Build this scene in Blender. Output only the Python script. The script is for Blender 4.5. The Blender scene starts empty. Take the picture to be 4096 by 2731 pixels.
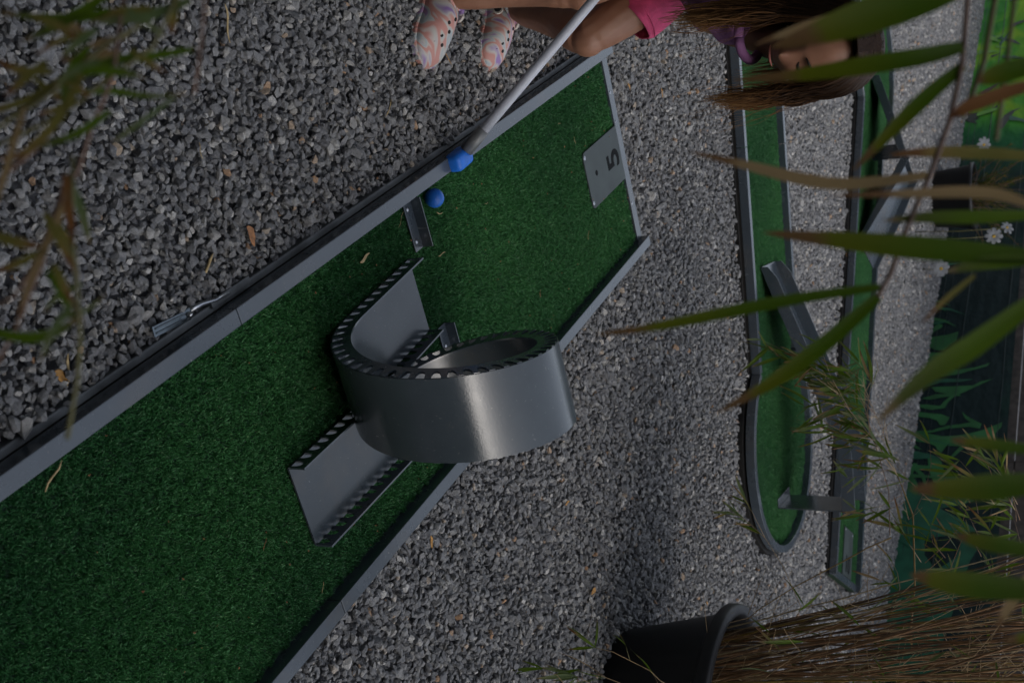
import bpy, bmesh, math, random
import numpy as np
from mathutils import Vector, Matrix, Euler, Quaternion

random.seed(7)
rng = np.random.default_rng(7)
sc = bpy.context.scene
COL = sc.collection
PI = math.pi

# ------------------------------------------------------------------ camera
# world: x = across the near lane (right), y = along it (away), z up, z = 0 on its turf
CF, CYAW, CPITCH, CROLL = 4551.0, 0.4612, 0.4939, -0.0198
CPOS = np.array([-0.581, -2.936, 1.247])
def basis():
    cy, sy, cp, sp = math.cos(CYAW), math.sin(CYAW), math.cos(CPITCH), math.sin(CPITCH)
    f = np.array([sy*cp, cy*cp, -sp]); r = np.array([cy, -sy, 0.0]); u = np.cross(r, f)
    cr, sr = math.cos(CROLL), math.sin(CROLL)
    return cr*r + sr*u, -sr*r + cr*u, f
CR, CU, CFW = basis()
cam = bpy.data.cameras.new('camera'); cam_o = bpy.data.objects.new('camera', cam); COL.objects.link(cam_o)
cam.sensor_width = 36.0; cam.lens = CF/4096*36.0
cam.clip_start = 0.05; cam.clip_end = 300
m = Matrix(((CU[0], -CR[0], -CFW[0], CPOS[0]), (CU[1], -CR[1], -CFW[1], CPOS[1]), (CU[2], -CR[2], -CFW[2], CPOS[2]), (0, 0, 0, 1)))
cam_o.matrix_world = m          # the photograph was taken with the camera on its side
cam.dof.use_dof = True; cam.dof.focus_distance = 2.2; cam.dof.aperture_fstop = 8.0
sc.camera = cam_o

# ------------------------------------------------------------------ sky, sun, exposure
SUN = Vector((0.43, -0.60, 0.674)).normalized()
W = bpy.data.worlds.new('World'); sc.world = W; W.use_nodes = True
nt = W.node_tree; nt.nodes.clear()
sky = nt.nodes.new('ShaderNodeTexSky'); sky.sky_type = 'NISHITA'; sky.sun_disc = False
sky.sun_elevation = math.asin(SUN.z); sky.sun_rotation = math.atan2(SUN.x, SUN.y)
sky.dust_density = 2.0; sky.air_density = 1.0; sky.ozone_density = 1.0
bg = nt.nodes.new('ShaderNodeBackground'); bg.inputs[1].default_value = 0.15
wo = nt.nodes.new('ShaderNodeOutputWorld')
hs_ = nt.nodes.new('ShaderNodeHueSaturation'); hs_.inputs['Saturation'].default_value = 0.42   # a veiled, greyer sky
nt.links.new(sky.outputs[0], hs_.inputs['Color']); nt.links.new(hs_.outputs[0], bg.inputs[0]); nt.links.new(bg.outputs[0], wo.inputs[0])
sl = bpy.data.lights.new('sun', 'SUN'); sl.energy = 0.05; sl.angle = math.radians(10); sl.color = (1.0, 0.93, 0.84)
so = bpy.data.objects.new('sun', sl); COL.objects.link(so)
so.rotation_euler = SUN.to_track_quat('Z', 'Y').to_euler(); so.location = (3, -4, 6)
vs = sc.view_settings; vs.view_transform = 'Standard'; vs.look = 'None'; vs.gamma = 1.0; vs.use_curve_mapping = False
vs.exposure = 0.80
sc.cycles.use_denoising = True
sc.cycles.max_bounces = 6; sc.cycles.diffuse_bounces = 3; sc.cycles.glossy_bounces = 3

# ------------------------------------------------------------------ helpers
def P(px, py, d):                       # point at depth d seen at photo position
    return Vector(CPOS + d*(CFW + CU*(px-2048.0)/CF + CR*(py-1365.5)/CF))
def project(A):
    d = A - CPOS; z = d@CFW
    return np.stack([2048 + CF*(d@CU)/z, 1365.5 + CF*(d@CR)/z, z], -1)
def on_z(px, py, z):
    d = CFW*CF + CU*(px-2048) + CR*(py-1365.5)
    t = (z-CPOS[2])/d[2]; return Vector(CPOS + t*d)
def on_plane(px, py, X0, n):
    d = CFW*CF + CU*(px-2048) + CR*(py-1365.5); n = np.array(n)
    t = ((np.array(X0)-CPOS)@n)/(d@n); return Vector(CPOS + t*d)

def me_from(verts, faces, name='mesh', smooth=False):
    me = bpy.data.meshes.new(name); me.from_pydata([tuple(v) for v in verts], [], faces); me.update()
    if smooth: me.shade_smooth()
    return me
class MB:
    """collects shapes into one mesh"""
    def __init__(s): s.v = []; s.f = []
    def add(s, vs, fs):
        o = len(s.v); s.v += [tuple(v) for v in vs]; s.f += [tuple(i+o for i in f) for f in fs]; return s
    def box(s, x0, x1, y0, y1, z0, z1, M=None):
        vs = [Vector((x, y, z)) for z in (z0, z1) for y in (y0, y1) for x in (x0, x1)]
        if M is not None: vs = [M @ v for v in vs]
        return s.add(vs, [(0,2,3,1), (4,5,7,6), (0,1,5,4), (2,6,7,3), (0,4,6,2), (1,3,7,5)])
    def tube(s, pts, rad, n=6, caps=True):
        pts = [Vector(p) for p in pts]; k = len(pts)
        if not hasattr(rad, '__len__'): rad = [rad]*k
        up = Vector((0.31, 0.17, 0.93)); vs = []
        for i, p in enumerate(pts):
            t = (pts[min(i+1, k-1)] - pts[max(i-1, 0)]).normalized()
            a = t.cross(up); a = a.normalized() if a.length > 1e-5 else Vector((1, 0, 0)); b = t.cross(a)
            vs += [p + rad[i]*(math.cos(2*PI*j/n)*a + math.sin(2*PI*j/n)*b) for j in range(n)]
        fs = [(i*n+j, i*n+(j+1) % n, (i+1)*n+(j+1) % n, (i+1)*n+j) for i in range(k-1) for j in range(n)]
        if caps: fs += [tuple(range(n))[::-1], tuple((k-1)*n+j for j in range(n))]
        return s.add(vs, fs)
    def lathe(s, prof, n=32, c=(0, 0, 0)):
        vs = [(c[0]+r*math.cos(2*PI*j/n), c[1]+r*math.sin(2*PI*j/n), c[2]+z) for r, z in prof for j in range(n)]
        fs = [(i*n+j, i*n+(j+1) % n, (i+1)*n+(j+1) % n, (i+1)*n+j) for i in range(len(prof)-1) for j in range(n)]
        return s.add(vs, fs)
    def prism(s, poly, z0, z1, M=None):
        n = len(poly); vs = [Vector((x, y, z0)) for x, y in poly] + [Vector((x, y, z1)) for x, y in poly]
        if M is not None: vs = [M @ v for v in vs]
        return s.add(vs, [tuple(range(n))[::-1], tuple(range(n, 2*n))] + [(i, (i+1) % n, n+(i+1) % n, n+i) for i in range(n)])
    def build(s, name, mat, parent=None, smooth=False, bevel=0, solid=0, loc=None, seg=2, fix=True):
        me = me_from(s.v, s.f, name)
        bm = bmesh.new(); bm.from_mesh(me)
        if fix:
            bmesh.ops.recalc_face_normals(bm, faces=bm.faces)
        bm.to_mesh(me); bm.free()
        if smooth: me.shade_smooth()
        return link(name, me, mat, parent, bevel, solid, loc, seg)
def link(name, me, mat, parent=None, bevel=0, solid=0, loc=None, seg=2):
    if mat is not None and len(me.materials) == 0: me.materials.append(mat)
    o = bpy.data.objects.new(name, me); COL.objects.link(o)
    if solid:
        md = o.modifiers.new('solid', 'SOLIDIFY'); md.thickness = solid; md.offset = 0
    if bevel:
        md = o.modifiers.new('bevel', 'BEVEL'); md.width = bevel; md.segments = seg; md.limit_method = 'ANGLE'; md.angle_limit = math.radians(40)
    if parent is not None: o.parent = parent
    if loc is not None: o.location = loc
    return o
def tag(o, label, cat, group=None, kind=None):
    if label: o['label'] = label
    if cat: o['category'] = cat
    if group: o['group'] = group
    if kind: o['kind'] = kind
    return o
def thing(name, label, cat, loc=(0, 0, 0), rotz=0, group=None):
    o = bpy.data.objects.new(name, None); COL.objects.link(o); o.empty_display_size = 0.05
    o.location = loc; o.rotation_euler = (0, 0, rotz)
    return tag(o, label, cat, group)
def copy_tree(o, parent=None):
    c = o.copy(); COL.objects.link(c)
    if parent is not None: c.parent = parent
    for ch in [k for k in o.children]: copy_tree(ch, c)
    return c

# ------------------------------------------------------------------ materials
def new_mat(name):
    m = bpy.data.materials.new(name); m.use_nodes = True
    return m, m.node_tree.nodes, m.node_tree.links, m.node_tree.nodes['Principled BSDF']
def ramp(n, stops, interp='LINEAR'):
    r = n.new('ShaderNodeValToRGB'); r.color_ramp.interpolation = interp
    el = r.color_ramp.elements
    while len(el) < len(stops): el.new(0.5)
    for e, (p, c) in zip(el, stops): e.position = p; e.color = (*c, 1)
    return r
def simple(name, c, rough=0.5, metal=0.0, var=0.25, scale=30, bump=0.0, bscale=200, spec=0.5, coord='Object'):
    m, n, l, b = new_mat(name)
    tc = n.new('ShaderNodeTexCoord'); no = n.new('ShaderNodeTexNoise'); no.inputs['Scale'].default_value = scale; no.inputs['Detail'].default_value = 6
    l.new(tc.outputs[coord], no.inputs['Vector'])
    r = ramp(n, [(0.3, tuple(x*(1-var) for x in c)), (0.7, tuple(min(1, x*(1+var)) for x in c))])
    l.new(no.outputs['Fac'], r.inputs[0]); l.new(r.outputs[0], b.inputs['Base Color'])
    mr = n.new('ShaderNodeMapRange'); mr.inputs[3].default_value = max(0, rough-0.08); mr.inputs[4].default_value = min(1, rough+0.08)
    l.new(no.outputs['Fac'], mr.inputs[0]); l.new(mr.outputs[0], b.inputs['Roughness'])
    b.inputs['Metallic'].default_value = metal; b.inputs['Specular IOR Level'].default_value = spec
    if bump:
        n2 = n.new('ShaderNodeTexNoise'); n2.inputs['Scale'].default_value = bscale; n2.inputs['Detail'].default_value = 3
        l.new(tc.outputs[coord], n2.inputs['Vector'])
        bu = n.new('ShaderNodeBump'); bu.inputs['Strength'].default_value = bump; bu.inputs['Distance'].default_value = 0.001
        l.new(n2.outputs['Fac'], bu.inputs['Height']); l.new(bu.outputs[0], b.inputs['Normal'])
    return m

def paint_mat(name, c, rough, peel):
    m, n, l, b = new_mat(name)
    tc = n.new('ShaderNodeTexCoord')
    no = n.new('ShaderNodeTexNoise'); no.inputs['Scale'].default_value = 9; no.inputs['Detail'].default_value = 8; no.inputs['Roughness'].default_value = 0.65
    l.new(tc.outputs['Object'], no.inputs['Vector'])
    r = ramp(n, [(0.3, tuple(x*0.86 for x in c)), (0.72, tuple(x*1.1 for x in c))]); l.new(no.outputs['Fac'], r.inputs[0])
    sp = n.new('ShaderNodeTexNoise'); sp.inputs['Scale'].default_value = 140; sp.inputs['Detail'].default_value = 4
    l.new(tc.outputs['Object'], sp.inputs['Vector'])
    rs = ramp(n, [(0.67, (0, 0, 0)), (0.75, (1, 1, 1))]); l.new(sp.outputs['Fac'], rs.inputs[0])
    mx = n.new('ShaderNodeMix'); mx.data_type = 'RGBA'; mx.inputs['B'].default_value = (0.2, 0.2, 0.19, 1)
    ml = n.new('ShaderNodeMath'); ml.operation = 'MULTIPLY'; ml.inputs[1].default_value = 0.45
    l.new(rs.outputs[0], ml.inputs[0]); l.new(ml.outputs[0], mx.inputs['Factor']); l.new(r.outputs[0], mx.inputs['A'])
    l.new(mx.outputs['Result'], b.inputs['Base Color'])
    mr = n.new('ShaderNodeMapRange'); mr.inputs[1].default_value = 0.3; mr.inputs[2].default_value = 0.7
    mr.inputs[3].default_value = rough-0.06; mr.inputs[4].default_value = rough+0.08
    l.new(no.outputs['Fac'], mr.inputs[0]); l.new(mr.outputs[0], b.inputs['Roughness'])
    di = n.new('ShaderNodeTexNoise'); di.inputs['Scale'].default_value = 3.5; di.inputs['Detail'].default_value = 9; di.inputs['Roughness'].default_value = 0.7
    l.new(tc.outputs['Object'], di.inputs['Vector'])
    dr = ramp(n, [(0.52, (0, 0, 0)), (0.74, (1, 1, 1))]); l.new(di.outputs['Fac'], dr.inputs[0])
    dm = n.new('ShaderNodeMath'); dm.operation = 'MULTIPLY'; dm.inputs[1].default_value = 0.5; l.new(dr.outputs[0], dm.inputs[0])
    m3 = n.new('ShaderNodeMix'); m3.data_type = 'RGBA'; m3.inputs['B'].default_value = (0.115, 0.10, 0.082, 1)
    l.new(dm.outputs[0], m3.inputs['Factor']); l.new(mx.outputs['Result'], m3.inputs['A'])
    ms_ = n.new('ShaderNodeMapping'); ms_.inputs['Scale'].default_value = (160, 160, 14); ms_.inputs['Rotation'].default_value = (0.4, 0.9, 0.3); l.new(tc.outputs['Object'], ms_.inputs[0])
    sc_ = n.new('ShaderNodeTexNoise'); sc_.inputs['Scale'].default_value = 1.0; sc_.inputs['Detail'].default_value = 2; l.new(ms_.outputs[0], sc_.inputs['Vector'])
    sr = ramp(n, [(0.735, (0, 0, 0)), (0.76, (1, 1, 1))]); l.new(sc_.outputs['Fac'], sr.inputs[0])
    sm2 = n.new('ShaderNodeMath'); sm2.operation = 'MULTIPLY'; sm2.inputs[1].default_value = 0.5; l.new(sr.outputs[0], sm2.inputs[0])
    m4 = n.new('ShaderNodeMix'); m4.data_type = 'RGBA'; m4.inputs['B'].default_value = (0.26, 0.27, 0.27, 1)
    l.new(sm2.outputs[0], m4.inputs['Factor']); l.new(m3.outputs['Result'], m4.inputs['A']); l.new(m4.outputs['Result'], b.inputs['Base Color'])
    pe = n.new('ShaderNodeTexNoise'); pe.inputs['Scale'].default_value = 260; pe.inputs['Detail'].default_value = 2
    l.new(tc.outputs['Object'], pe.inputs['Vector'])
    bu = n.new('ShaderNodeBump'); bu.inputs['Strength'].default_value = peel; bu.inputs['Distance'].default_value = 0.0006
    l.new(pe.outputs['Fac'], bu.inputs['Height']); l.new(bu.outputs[0], b.inputs['Normal'])
    return m
M_PAINT = paint_mat('grey_paint', (0.056, 0.072, 0.088), 0.24, 0.08)
M_GLOSS = paint_mat('grey_gloss_paint', (0.056, 0.070, 0.081), 0.20, 0.2)
for m_, sp_, co_ in ((M_GLOSS, 0.55, 0.0), (M_PAINT, 1.0, 0.0)):
    b_ = m_.node_tree.nodes['Principled BSDF']; b_.inputs['Specular IOR Level'].default_value = sp_; b_.inputs['Coat Weight'].default_value = co_; b_.inputs['Coat Roughness'].default_value = 0.07
M_GALV = simple('galvanised_steel', (0.17, 0.18, 0.185), 0.5, 0.3, 0.45, 14, 0.3, 60)
M_FRAME = simple('frame_steel', (0.022, 0.021, 0.020), 0.45, 0.2, 0.4, 12, 0.2, 60)
M_STEEL = simple('bright_steel', (0.45, 0.47, 0.5), 0.28, 0.9, 0.25, 40)
M_ZINC = simple('zinc_steel', (0.15, 0.18, 0.20), 0.25, 0.85, 0.3, 60)
M_PLATE = simple('plate_steel', (0.052, 0.066, 0.066), 0.5, 0.0, 0.3, 9, 0.1, 120, spec=0.25)
M_BLACKPAINT = simple('black_print', (0.008, 0.009, 0.010), 0.85, spec=0.15)
M_GAP = simple('gap_black', (0.010, 0.009, 0.008), 0.8)  # near-black colour standing for the shade in gaps, joints and holes
M_TURFBASE = simple('turf_backing', (0.006, 0.03, 0.012), 0.9, 0, 0.3, 300)
M_BALL = simple('blue_rubber', (0.012, 0.125, 0.50), 0.45, 0, 0.12, 60, 0.1, 500)
M_CLUBHEAD = simple('blue_club_rubber', (0.012, 0.15, 0.62), 0.5, 0, 0.15, 60)
M_SHAFT = simple('silver_shaft', (0.50, 0.52, 0.58), 0.5, 0.0, 0.1, 30)
M_POT = simple('black_plastic', (0.012, 0.0125, 0.014), 0.5, 0, 0.3, 25, 0.15, 90)
M_SOIL = simple('soil', (0.018, 0.013, 0.009), 0.95, 0, 0.5, 60, 1.0, 80)
M_RUBBER = simple('black_rivet', (0.012, 0.012, 0.014), 0.4)
M_CREAM = simple('cream_foam', (0.5, 0.46, 0.40), 0.6)

def rock_mat():
    m, n, l, b = new_mat('gravel_stone')
    at = n.new('ShaderNodeAttribute'); at.attribute_type = 'INSTANCER'; at.attribute_name = 'tone'
    r = ramp(n, [(0.0, (0.170, 0.171, 0.178)), (0.35, (0.222, 0.222, 0.226)), (0.70, (0.292, 0.289, 0.285)), (0.86, (0.42, 0.405, 0.38)), (0.93, (0.62, 0.60, 0.57)), (0.955, (0.46, 0.37, 0.28)), (1.0, (0.44, 0.24, 0.12))])
    l.new(at.outputs['Fac'], r.inputs[0])
    tc = n.new('ShaderNodeTexCoord')
    sh = n.new('ShaderNodeVectorMath'); sh.operation = 'ADD'
    mu = n.new('ShaderNodeMath'); mu.operation = 'MULTIPLY'; mu.inputs[1].default_value = 91.7; l.new(at.outputs['Fac'], mu.inputs[0])
    l.new(tc.outputs['Object'], sh.inputs[0]); l.new(mu.outputs[0], sh.inputs[1])
    no = n.new('ShaderNodeTexNoise'); no.inputs['Scale'].default_value = 2.2; no.inputs['Detail'].default_value = 8; no.inputs['Roughness'].default_value = 0.75
    l.new(sh.outputs[0], no.inputs['Vector'])
    vr = ramp(n, [(0.3, (0.55, 0.55, 0.56)), (0.7, (1.5, 1.5, 1.48))]); l.new(no.outputs['Fac'], vr.inputs[0])
    mx = n.new('ShaderNodeMix'); mx.data_type = 'RGBA'; mx.blend_type = 'MULTIPLY'; mx.inputs['Factor'].default_value = 1
    l.new(r.outputs[0], mx.inputs['A']); l.new(vr.outputs[0], mx.inputs['B'])
    vo = n.new('ShaderNodeTexVoronoi'); vo.feature = 'DISTANCE_TO_EDGE'; vo.inputs['Scale'].default_value = 1.4
    nv = n.new('ShaderNodeTexNoise'); nv.inputs['Scale'].default_value = 3; l.new(sh.outputs[0], nv.inputs['Vector'])
    ad = n.new('ShaderNodeVectorMath'); ad.operation = 'ADD'; l.new(sh.outputs[0], ad.inputs[0]); l.new(nv.outputs['Color'], ad.inputs[1]); l.new(ad.outputs[0], vo.inputs['Vector'])
    ve = ramp(n, [(0.0, (0.5, 0.5, 0.5)), (0.035, (0, 0, 0))]); l.new(vo.outputs['Distance'], ve.inputs[0])
    m2 = n.new('ShaderNodeMix'); m2.data_type = 'RGBA'; m2.inputs['B'].default_value = (0.40, 0.40, 0.40, 1)
    l.new(ve.outputs[0], m2.inputs['Factor']); l.new(mx.outputs['Result'], m2.inputs['A'])
    l.new(m2.outputs['Result'], b.inputs['Base Color']); b.inputs['Roughness'].default_value = 0.68; b.inputs['Specular IOR Level'].default_value = 0.4
    bu = n.new('ShaderNodeBump'); bu.inputs['Strength'].default_value = 0.5; bu.inputs['Distance'].default_value = 0.06
    l.new(no.outputs['Fac'], bu.inputs['Height']); l.new(bu.outputs[0], b.inputs['Normal'])
    return m
M_ROCK = rock_mat()
def turf_mat():
    m, n, l, b = new_mat('artificial_turf')
    at = n.new('ShaderNodeAttribute'); at.attribute_type = 'INSTANCER'; at.attribute_name = 'tone'
    a2 = n.new('ShaderNodeAttribute'); a2.attribute_name = 'shade'
    r = ramp(n, [(0.0, (0.016, 0.080, 0.026)), (0.5, (0.040, 0.172, 0.048)), (0.9, (0.075, 0.275, 0.095)), (1.0, (0.20, 0.40, 0.18))])
    l.new(a2.outputs['Fac'], r.inputs[0])
    r2 = ramp(n, [(0, (0.72, 0.76, 0.80)), (1, (1.2, 1.12, 1.08))]); l.new(at.outputs['Fac'], r2.inputs[0])
    mx = n.new('ShaderNodeMix'); mx.data_type = 'RGBA'; mx.blend_type = 'MULTIPLY'; mx.inputs['Factor'].default_value = 1
    l.new(r.outputs[0], mx.inputs['A']); l.new(r2.outputs[0], mx.inputs['B']); l.new(mx.outputs['Result'], b.inputs['Base Color'])
    b.inputs['Roughness'].default_value = 0.5; b.inputs['Specular IOR Level'].default_value = 0.35
    return m
M_TURF = turf_mat()
def leaf_mat(name, base, tipc, dry, tip_at=0.86, gloss=0.38, spot=0.0):
    m, n, l, b = new_mat(name)
    uv = n.new('ShaderNodeUVMap'); sx = n.new('ShaderNodeSeparateXYZ'); l.new(uv.outputs[0], sx.inputs[0])
    tc = n.new('ShaderNodeTexCoord')
    no = n.new('ShaderNodeTexNoise'); no.inputs['Scale'].default_value = 45; no.inputs['Detail'].default_value = 5
    l.new(tc.outputs['Object'], no.inputs['Vector'])
    ad = n.new('ShaderNodeMath'); ad.operation = 'MULTIPLY_ADD'; ad.inputs[1].default_value = 0.16; l.new(no.outputs['Fac'], ad.inputs[0]); l.new(sx.outputs[0], ad.inputs[2])
    r = ramp(n, [(0.0, tuple(x*0.8 for x in base)), (0.45, base), (tip_at+0.02, tipc), (min(1.0, tip_at+0.10), dry)]); l.new(ad.outputs[0], r.inputs[0])
    # parallel veins across the width
    wv = n.new('ShaderNodeMath'); wv.operation = 'SINE'; mu = n.new('ShaderNodeMath'); mu.operation = 'MULTIPLY'; mu.inputs[1].default_value = 60
    l.new(sx.outputs[1], mu.inputs[0]); l.new(mu.outputs[0], wv.inputs[0])
    vr = n.new('ShaderNodeMapRange'); vr.inputs[1].default_value = -1; vr.inputs[3].default_value = 0.86; vr.inputs[4].default_value = 1.12; l.new(wv.outputs[0], vr.inputs[0])
    mx = n.new('ShaderNodeMix'); mx.data_type = 'RGBA'; mx.blend_type = 'MULTIPLY'; mx.inputs['Factor'].default_value = 1
    l.new(r.outputs[0], mx.inputs['A']); l.new(vr.outputs[0], mx.inputs['B'])
    l.new(mx.outputs['Result'], b.inputs['Base Color']); b.inputs['Roughness'].default_value = gloss+0.1; b.inputs['Specular IOR Level'].default_value = 0.2
    tr = n.new('ShaderNodeBsdfTranslucent'); l.new(mx.outputs['Result'], tr.inputs[0])
    ms = n.new('ShaderNodeMixShader'); ms.inputs[0].default_value = 0.42
    out = n['Material Output']; l.new(b.outputs[0], ms.inputs[1]); l.new(tr.outputs[0], ms.inputs[2]); l.new(ms.outputs[0], out.inputs[0])
    return m
M_LEAF = leaf_mat('bamboo_leaf', (0.100, 0.170, 0.012), (0.10, 0.12, 0.03), (0.22, 0.16, 0.08))
M_LEAFD = leaf_mat('bamboo_leaf_dark', (0.060, 0.112, 0.004), (0.12, 0.135, 0.008), (0.16, 0.09, 0.035), 0.80)
M_LEAFL = leaf_mat('bamboo_leaf_light', (0.14, 0.19, 0.075), (0.19, 0.21, 0.09), (0.25, 0.19, 0.10))
M_LEAFY = leaf_mat('bamboo_leaf_yellowing', (0.20, 0.18, 0.045), (0.26, 0.18, 0.06), (0.2, 0.10, 0.04), 0.7)
M_LEAFB = leaf_mat('bamboo_leaf_dry', (0.36, 0.25, 0.12), (0.35, 0.24, 0.12), (0.20, 0.11, 0.05), 0.8, 0.55)
M_LEAFR = leaf_mat('bamboo_leaf_russet', (0.23, 0.105, 0.038), (0.21, 0.09, 0.03), (0.12, 0.05, 0.02), 0.75, 0.5)
M_CANE = [simple('cane_brown', (0.23, 0.125, 0.058), 0.5, 0, 0.45, 30), simple('cane_straw', (0.36, 0.25, 0.13), 0.5, 0, 0.3, 30), simple('cane_ochre', (0.24, 0.15, 0.03), 0.42, 0, 0.3, 30), simple('cane_dark', (0.11, 0.066, 0.038), 0.6, 0, 0.4, 30), simple('cane_olive', (0.12, 0.11, 0.035), 0.45, 0, 0.3, 30), simple('cane_pale', (0.46, 0.35, 0.20), 0.5, 0, 0.35, 45)]
M_STEM = simple('brown_stem', (0.16, 0.095, 0.065), 0.6, 0, 0.3, 60)
M_DRY = [simple('dry_straw', (0.42, 0.31, 0.15), 0.7, 0, 0.25, 90), simple('dry_leaf_brown', (0.30, 0.14, 0.06), 0.7, 0, 0.4, 120), simple('dry_leaf_orange', (0.42, 0.22, 0.06), 0.65, 0, 0.35, 120)]

# ------------------------------------------------------------------ scattering with geometry nodes
def proto_collection(name, meshes):
    c = bpy.data.collections.new(name)
    for i, me in enumerate(meshes):
        o = bpy.data.objects.new('%s_%02d' % (name, i), me); c.objects.link(o)
    return c
def scatter(name, pts, rot, scl, pid, tone, protos, parent=None):
    me = bpy.data.meshes.new(name); me.vertices.add(len(pts)); me.vertices.foreach_set('co', np.asarray(pts, np.float32).ravel())
    for nm, ty, arr in (('rot', 'FLOAT_VECTOR', rot), ('scl', 'FLOAT_VECTOR', scl)):
        a = me.attributes.new(nm, ty, 'POINT'); a.data.foreach_set('vector', np.asarray(arr, np.float32).ravel())
    a = me.attributes.new('pid', 'INT', 'POINT'); a.data.foreach_set('value', np.asarray(pid, np.int32))
    a = me.attributes.new('tone', 'FLOAT', 'POINT'); a.data.foreach_set('value', np.asarray(tone, np.float32))
    o = bpy.data.objects.new(name, me); COL.objects.link(o)
    if parent is not None: o.parent = parent
    g = bpy.data.node_groups.new(name, 'GeometryNodeTree')
    g.interface.new_socket('Geometry', in_out='INPUT', socket_type='NodeSocketGeometry'); g.interface.new_socket('Geometry', in_out='OUTPUT', socket_type='NodeSocketGeometry')
    n = g.nodes; l = g.links
    gi = n.new('NodeGroupInput'); go = n.new('NodeGroupOutput'); ip = n.new('GeometryNodeInstanceOnPoints'); ci = n.new('GeometryNodeCollectionInfo')
    ci.inputs['Collection'].default_value = protos; ci.inputs['Separate Children'].default_value = True; ci.inputs['Reset Children'].default_value = True
    def attr(nm, ty):
        a = n.new('GeometryNodeInputNamedAttribute'); a.data_type = ty; a.inputs['Name'].default_value = nm
        return next(s for s in a.outputs if s.enabled and s.name == 'Attribute')
    l.new(gi.outputs[0], ip.inputs['Points']); l.new(ci.outputs[0], ip.inputs['Instance'])
    ip.inputs['Pick Instance'].default_value = True
    l.new(attr('pid', 'INT'), ip.inputs['Instance Index'])
    er = n.new('FunctionNodeEulerToRotation'); l.new(attr('rot', 'FLOAT_VECTOR'), er.inputs[0]); l.new(er.outputs[0], ip.inputs['Rotation'])
    l.new(attr('scl', 'FLOAT_VECTOR'), ip.inputs['Scale']); l.new(ip.outputs[0], go.inputs[0])
    md = o.modifiers.new('scatter', 'NODES'); md.node_group = g
    return o

# ------------------------------------------------------------------ layout constants
GZ = -0.047                                   # ground under the gravel
LB, RW, RH = 0.54, 0.029, 0.026               # turf width, rail width, rail height
D2 = np.array([0.957, -0.29]); D2 /= np.linalg.norm(D2); N2 = np.array([-D2[1], D2[0]])
D3 = np.array([0.686, -0.728]); D3 /= np.linalg.norm(D3); N3 = np.array([-D3[1], D3[0]])
L2N0 = 1.222; L3N0 = 3.105                    # inner edge of the near rail of lanes two and three
C2 = (1.48, L2N0+LB/2, 0.45)                  # round end of lane two (along, across, outer radius)
C3 = (-2.10, L3N0+LB/2, 0.52)
BA = np.array([2.15, 10.74]); BD = np.array([1.85, -7.94]); BD /= np.linalg.norm(BD); BN = np.array([BD[1], -BD[0]])  # banner line; BN points to the course
if BN @ (np.array([0, 0])-BA) < 0: BN = -BN

# ------------------------------------------------------------------ ground and gravel
def ground_mat():
    m, n, l, b = new_mat('gravel_bed')
    tc = n.new('ShaderNodeTexCoord'); vo = n.new('ShaderNodeTexVoronoi'); vo.inputs['Scale'].default_value = 55
    l.new(tc.outputs['Object'], vo.inputs['Vector'])
    r = ramp(n, [(0.0, (0.05, 0.05, 0.055)), (0.5, (0.11, 0.11, 0.118)), (0.9, (0.17, 0.17, 0.17)), (1.0, (0.26, 0.23, 0.2))])
    l.new(vo.outputs['Color'], r.inputs[0]); l.new(r.outputs[0], b.inputs['Base Color']); b.inputs['Roughness'].default_value = 0.85
    bu = n.new('ShaderNodeBump'); bu.inputs['Distance'].default_value = 0.01; bu.inputs['Strength'].default_value = 1; bu.invert = True
    l.new(vo.outputs['Distance'], bu.inputs['Height']); l.new(bu.outputs[0], b.inputs['Normal'])
    return m
g = MB().add([(-70, -70, GZ-0.004), (70, -70, GZ-0.004), (70, 70, GZ-0.004), (-70, 70, GZ-0.004)], [(0, 1, 2, 3)]).build('ground', ground_mat())
tag(g, None, None, kind='structure')

def make_rock(i):
    k = 15
    while True:
        v = rng.normal(size=(k, 3)); v /= np.linalg.norm(v, axis=1)[:, None]
        v *= rng.uniform(0.78, 1.05, (k, 1)); v *= np.array([1.0, rng.uniform(0.68, 0.95), rng.uniform(0.5, 0.8)])
        bm = bmesh.new()
        for p in v: bm.verts.new(p)
        r = bmesh.ops.convex_hull(bm, input=bm.verts)
        bmesh.ops.dissolve_limit(bm, angle_limit=math.radians(9), verts=bm.verts, edges=bm.edges)
        if len(bm.faces) > 6: break
        bm.free()
    bmesh.ops.bevel(bm, geom=list(bm.edges), offset=0.028, segments=1, profile=0.5, affect='EDGES', clamp_overlap=True)
    me = bpy.data.meshes.new('stone'); bm.to_mesh(me); bm.free(); me.materials.append(M_ROCK)
    return me
ROCKS = proto_collection('stone_shapes', [make_rock(i) for i in range(18)])

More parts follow.
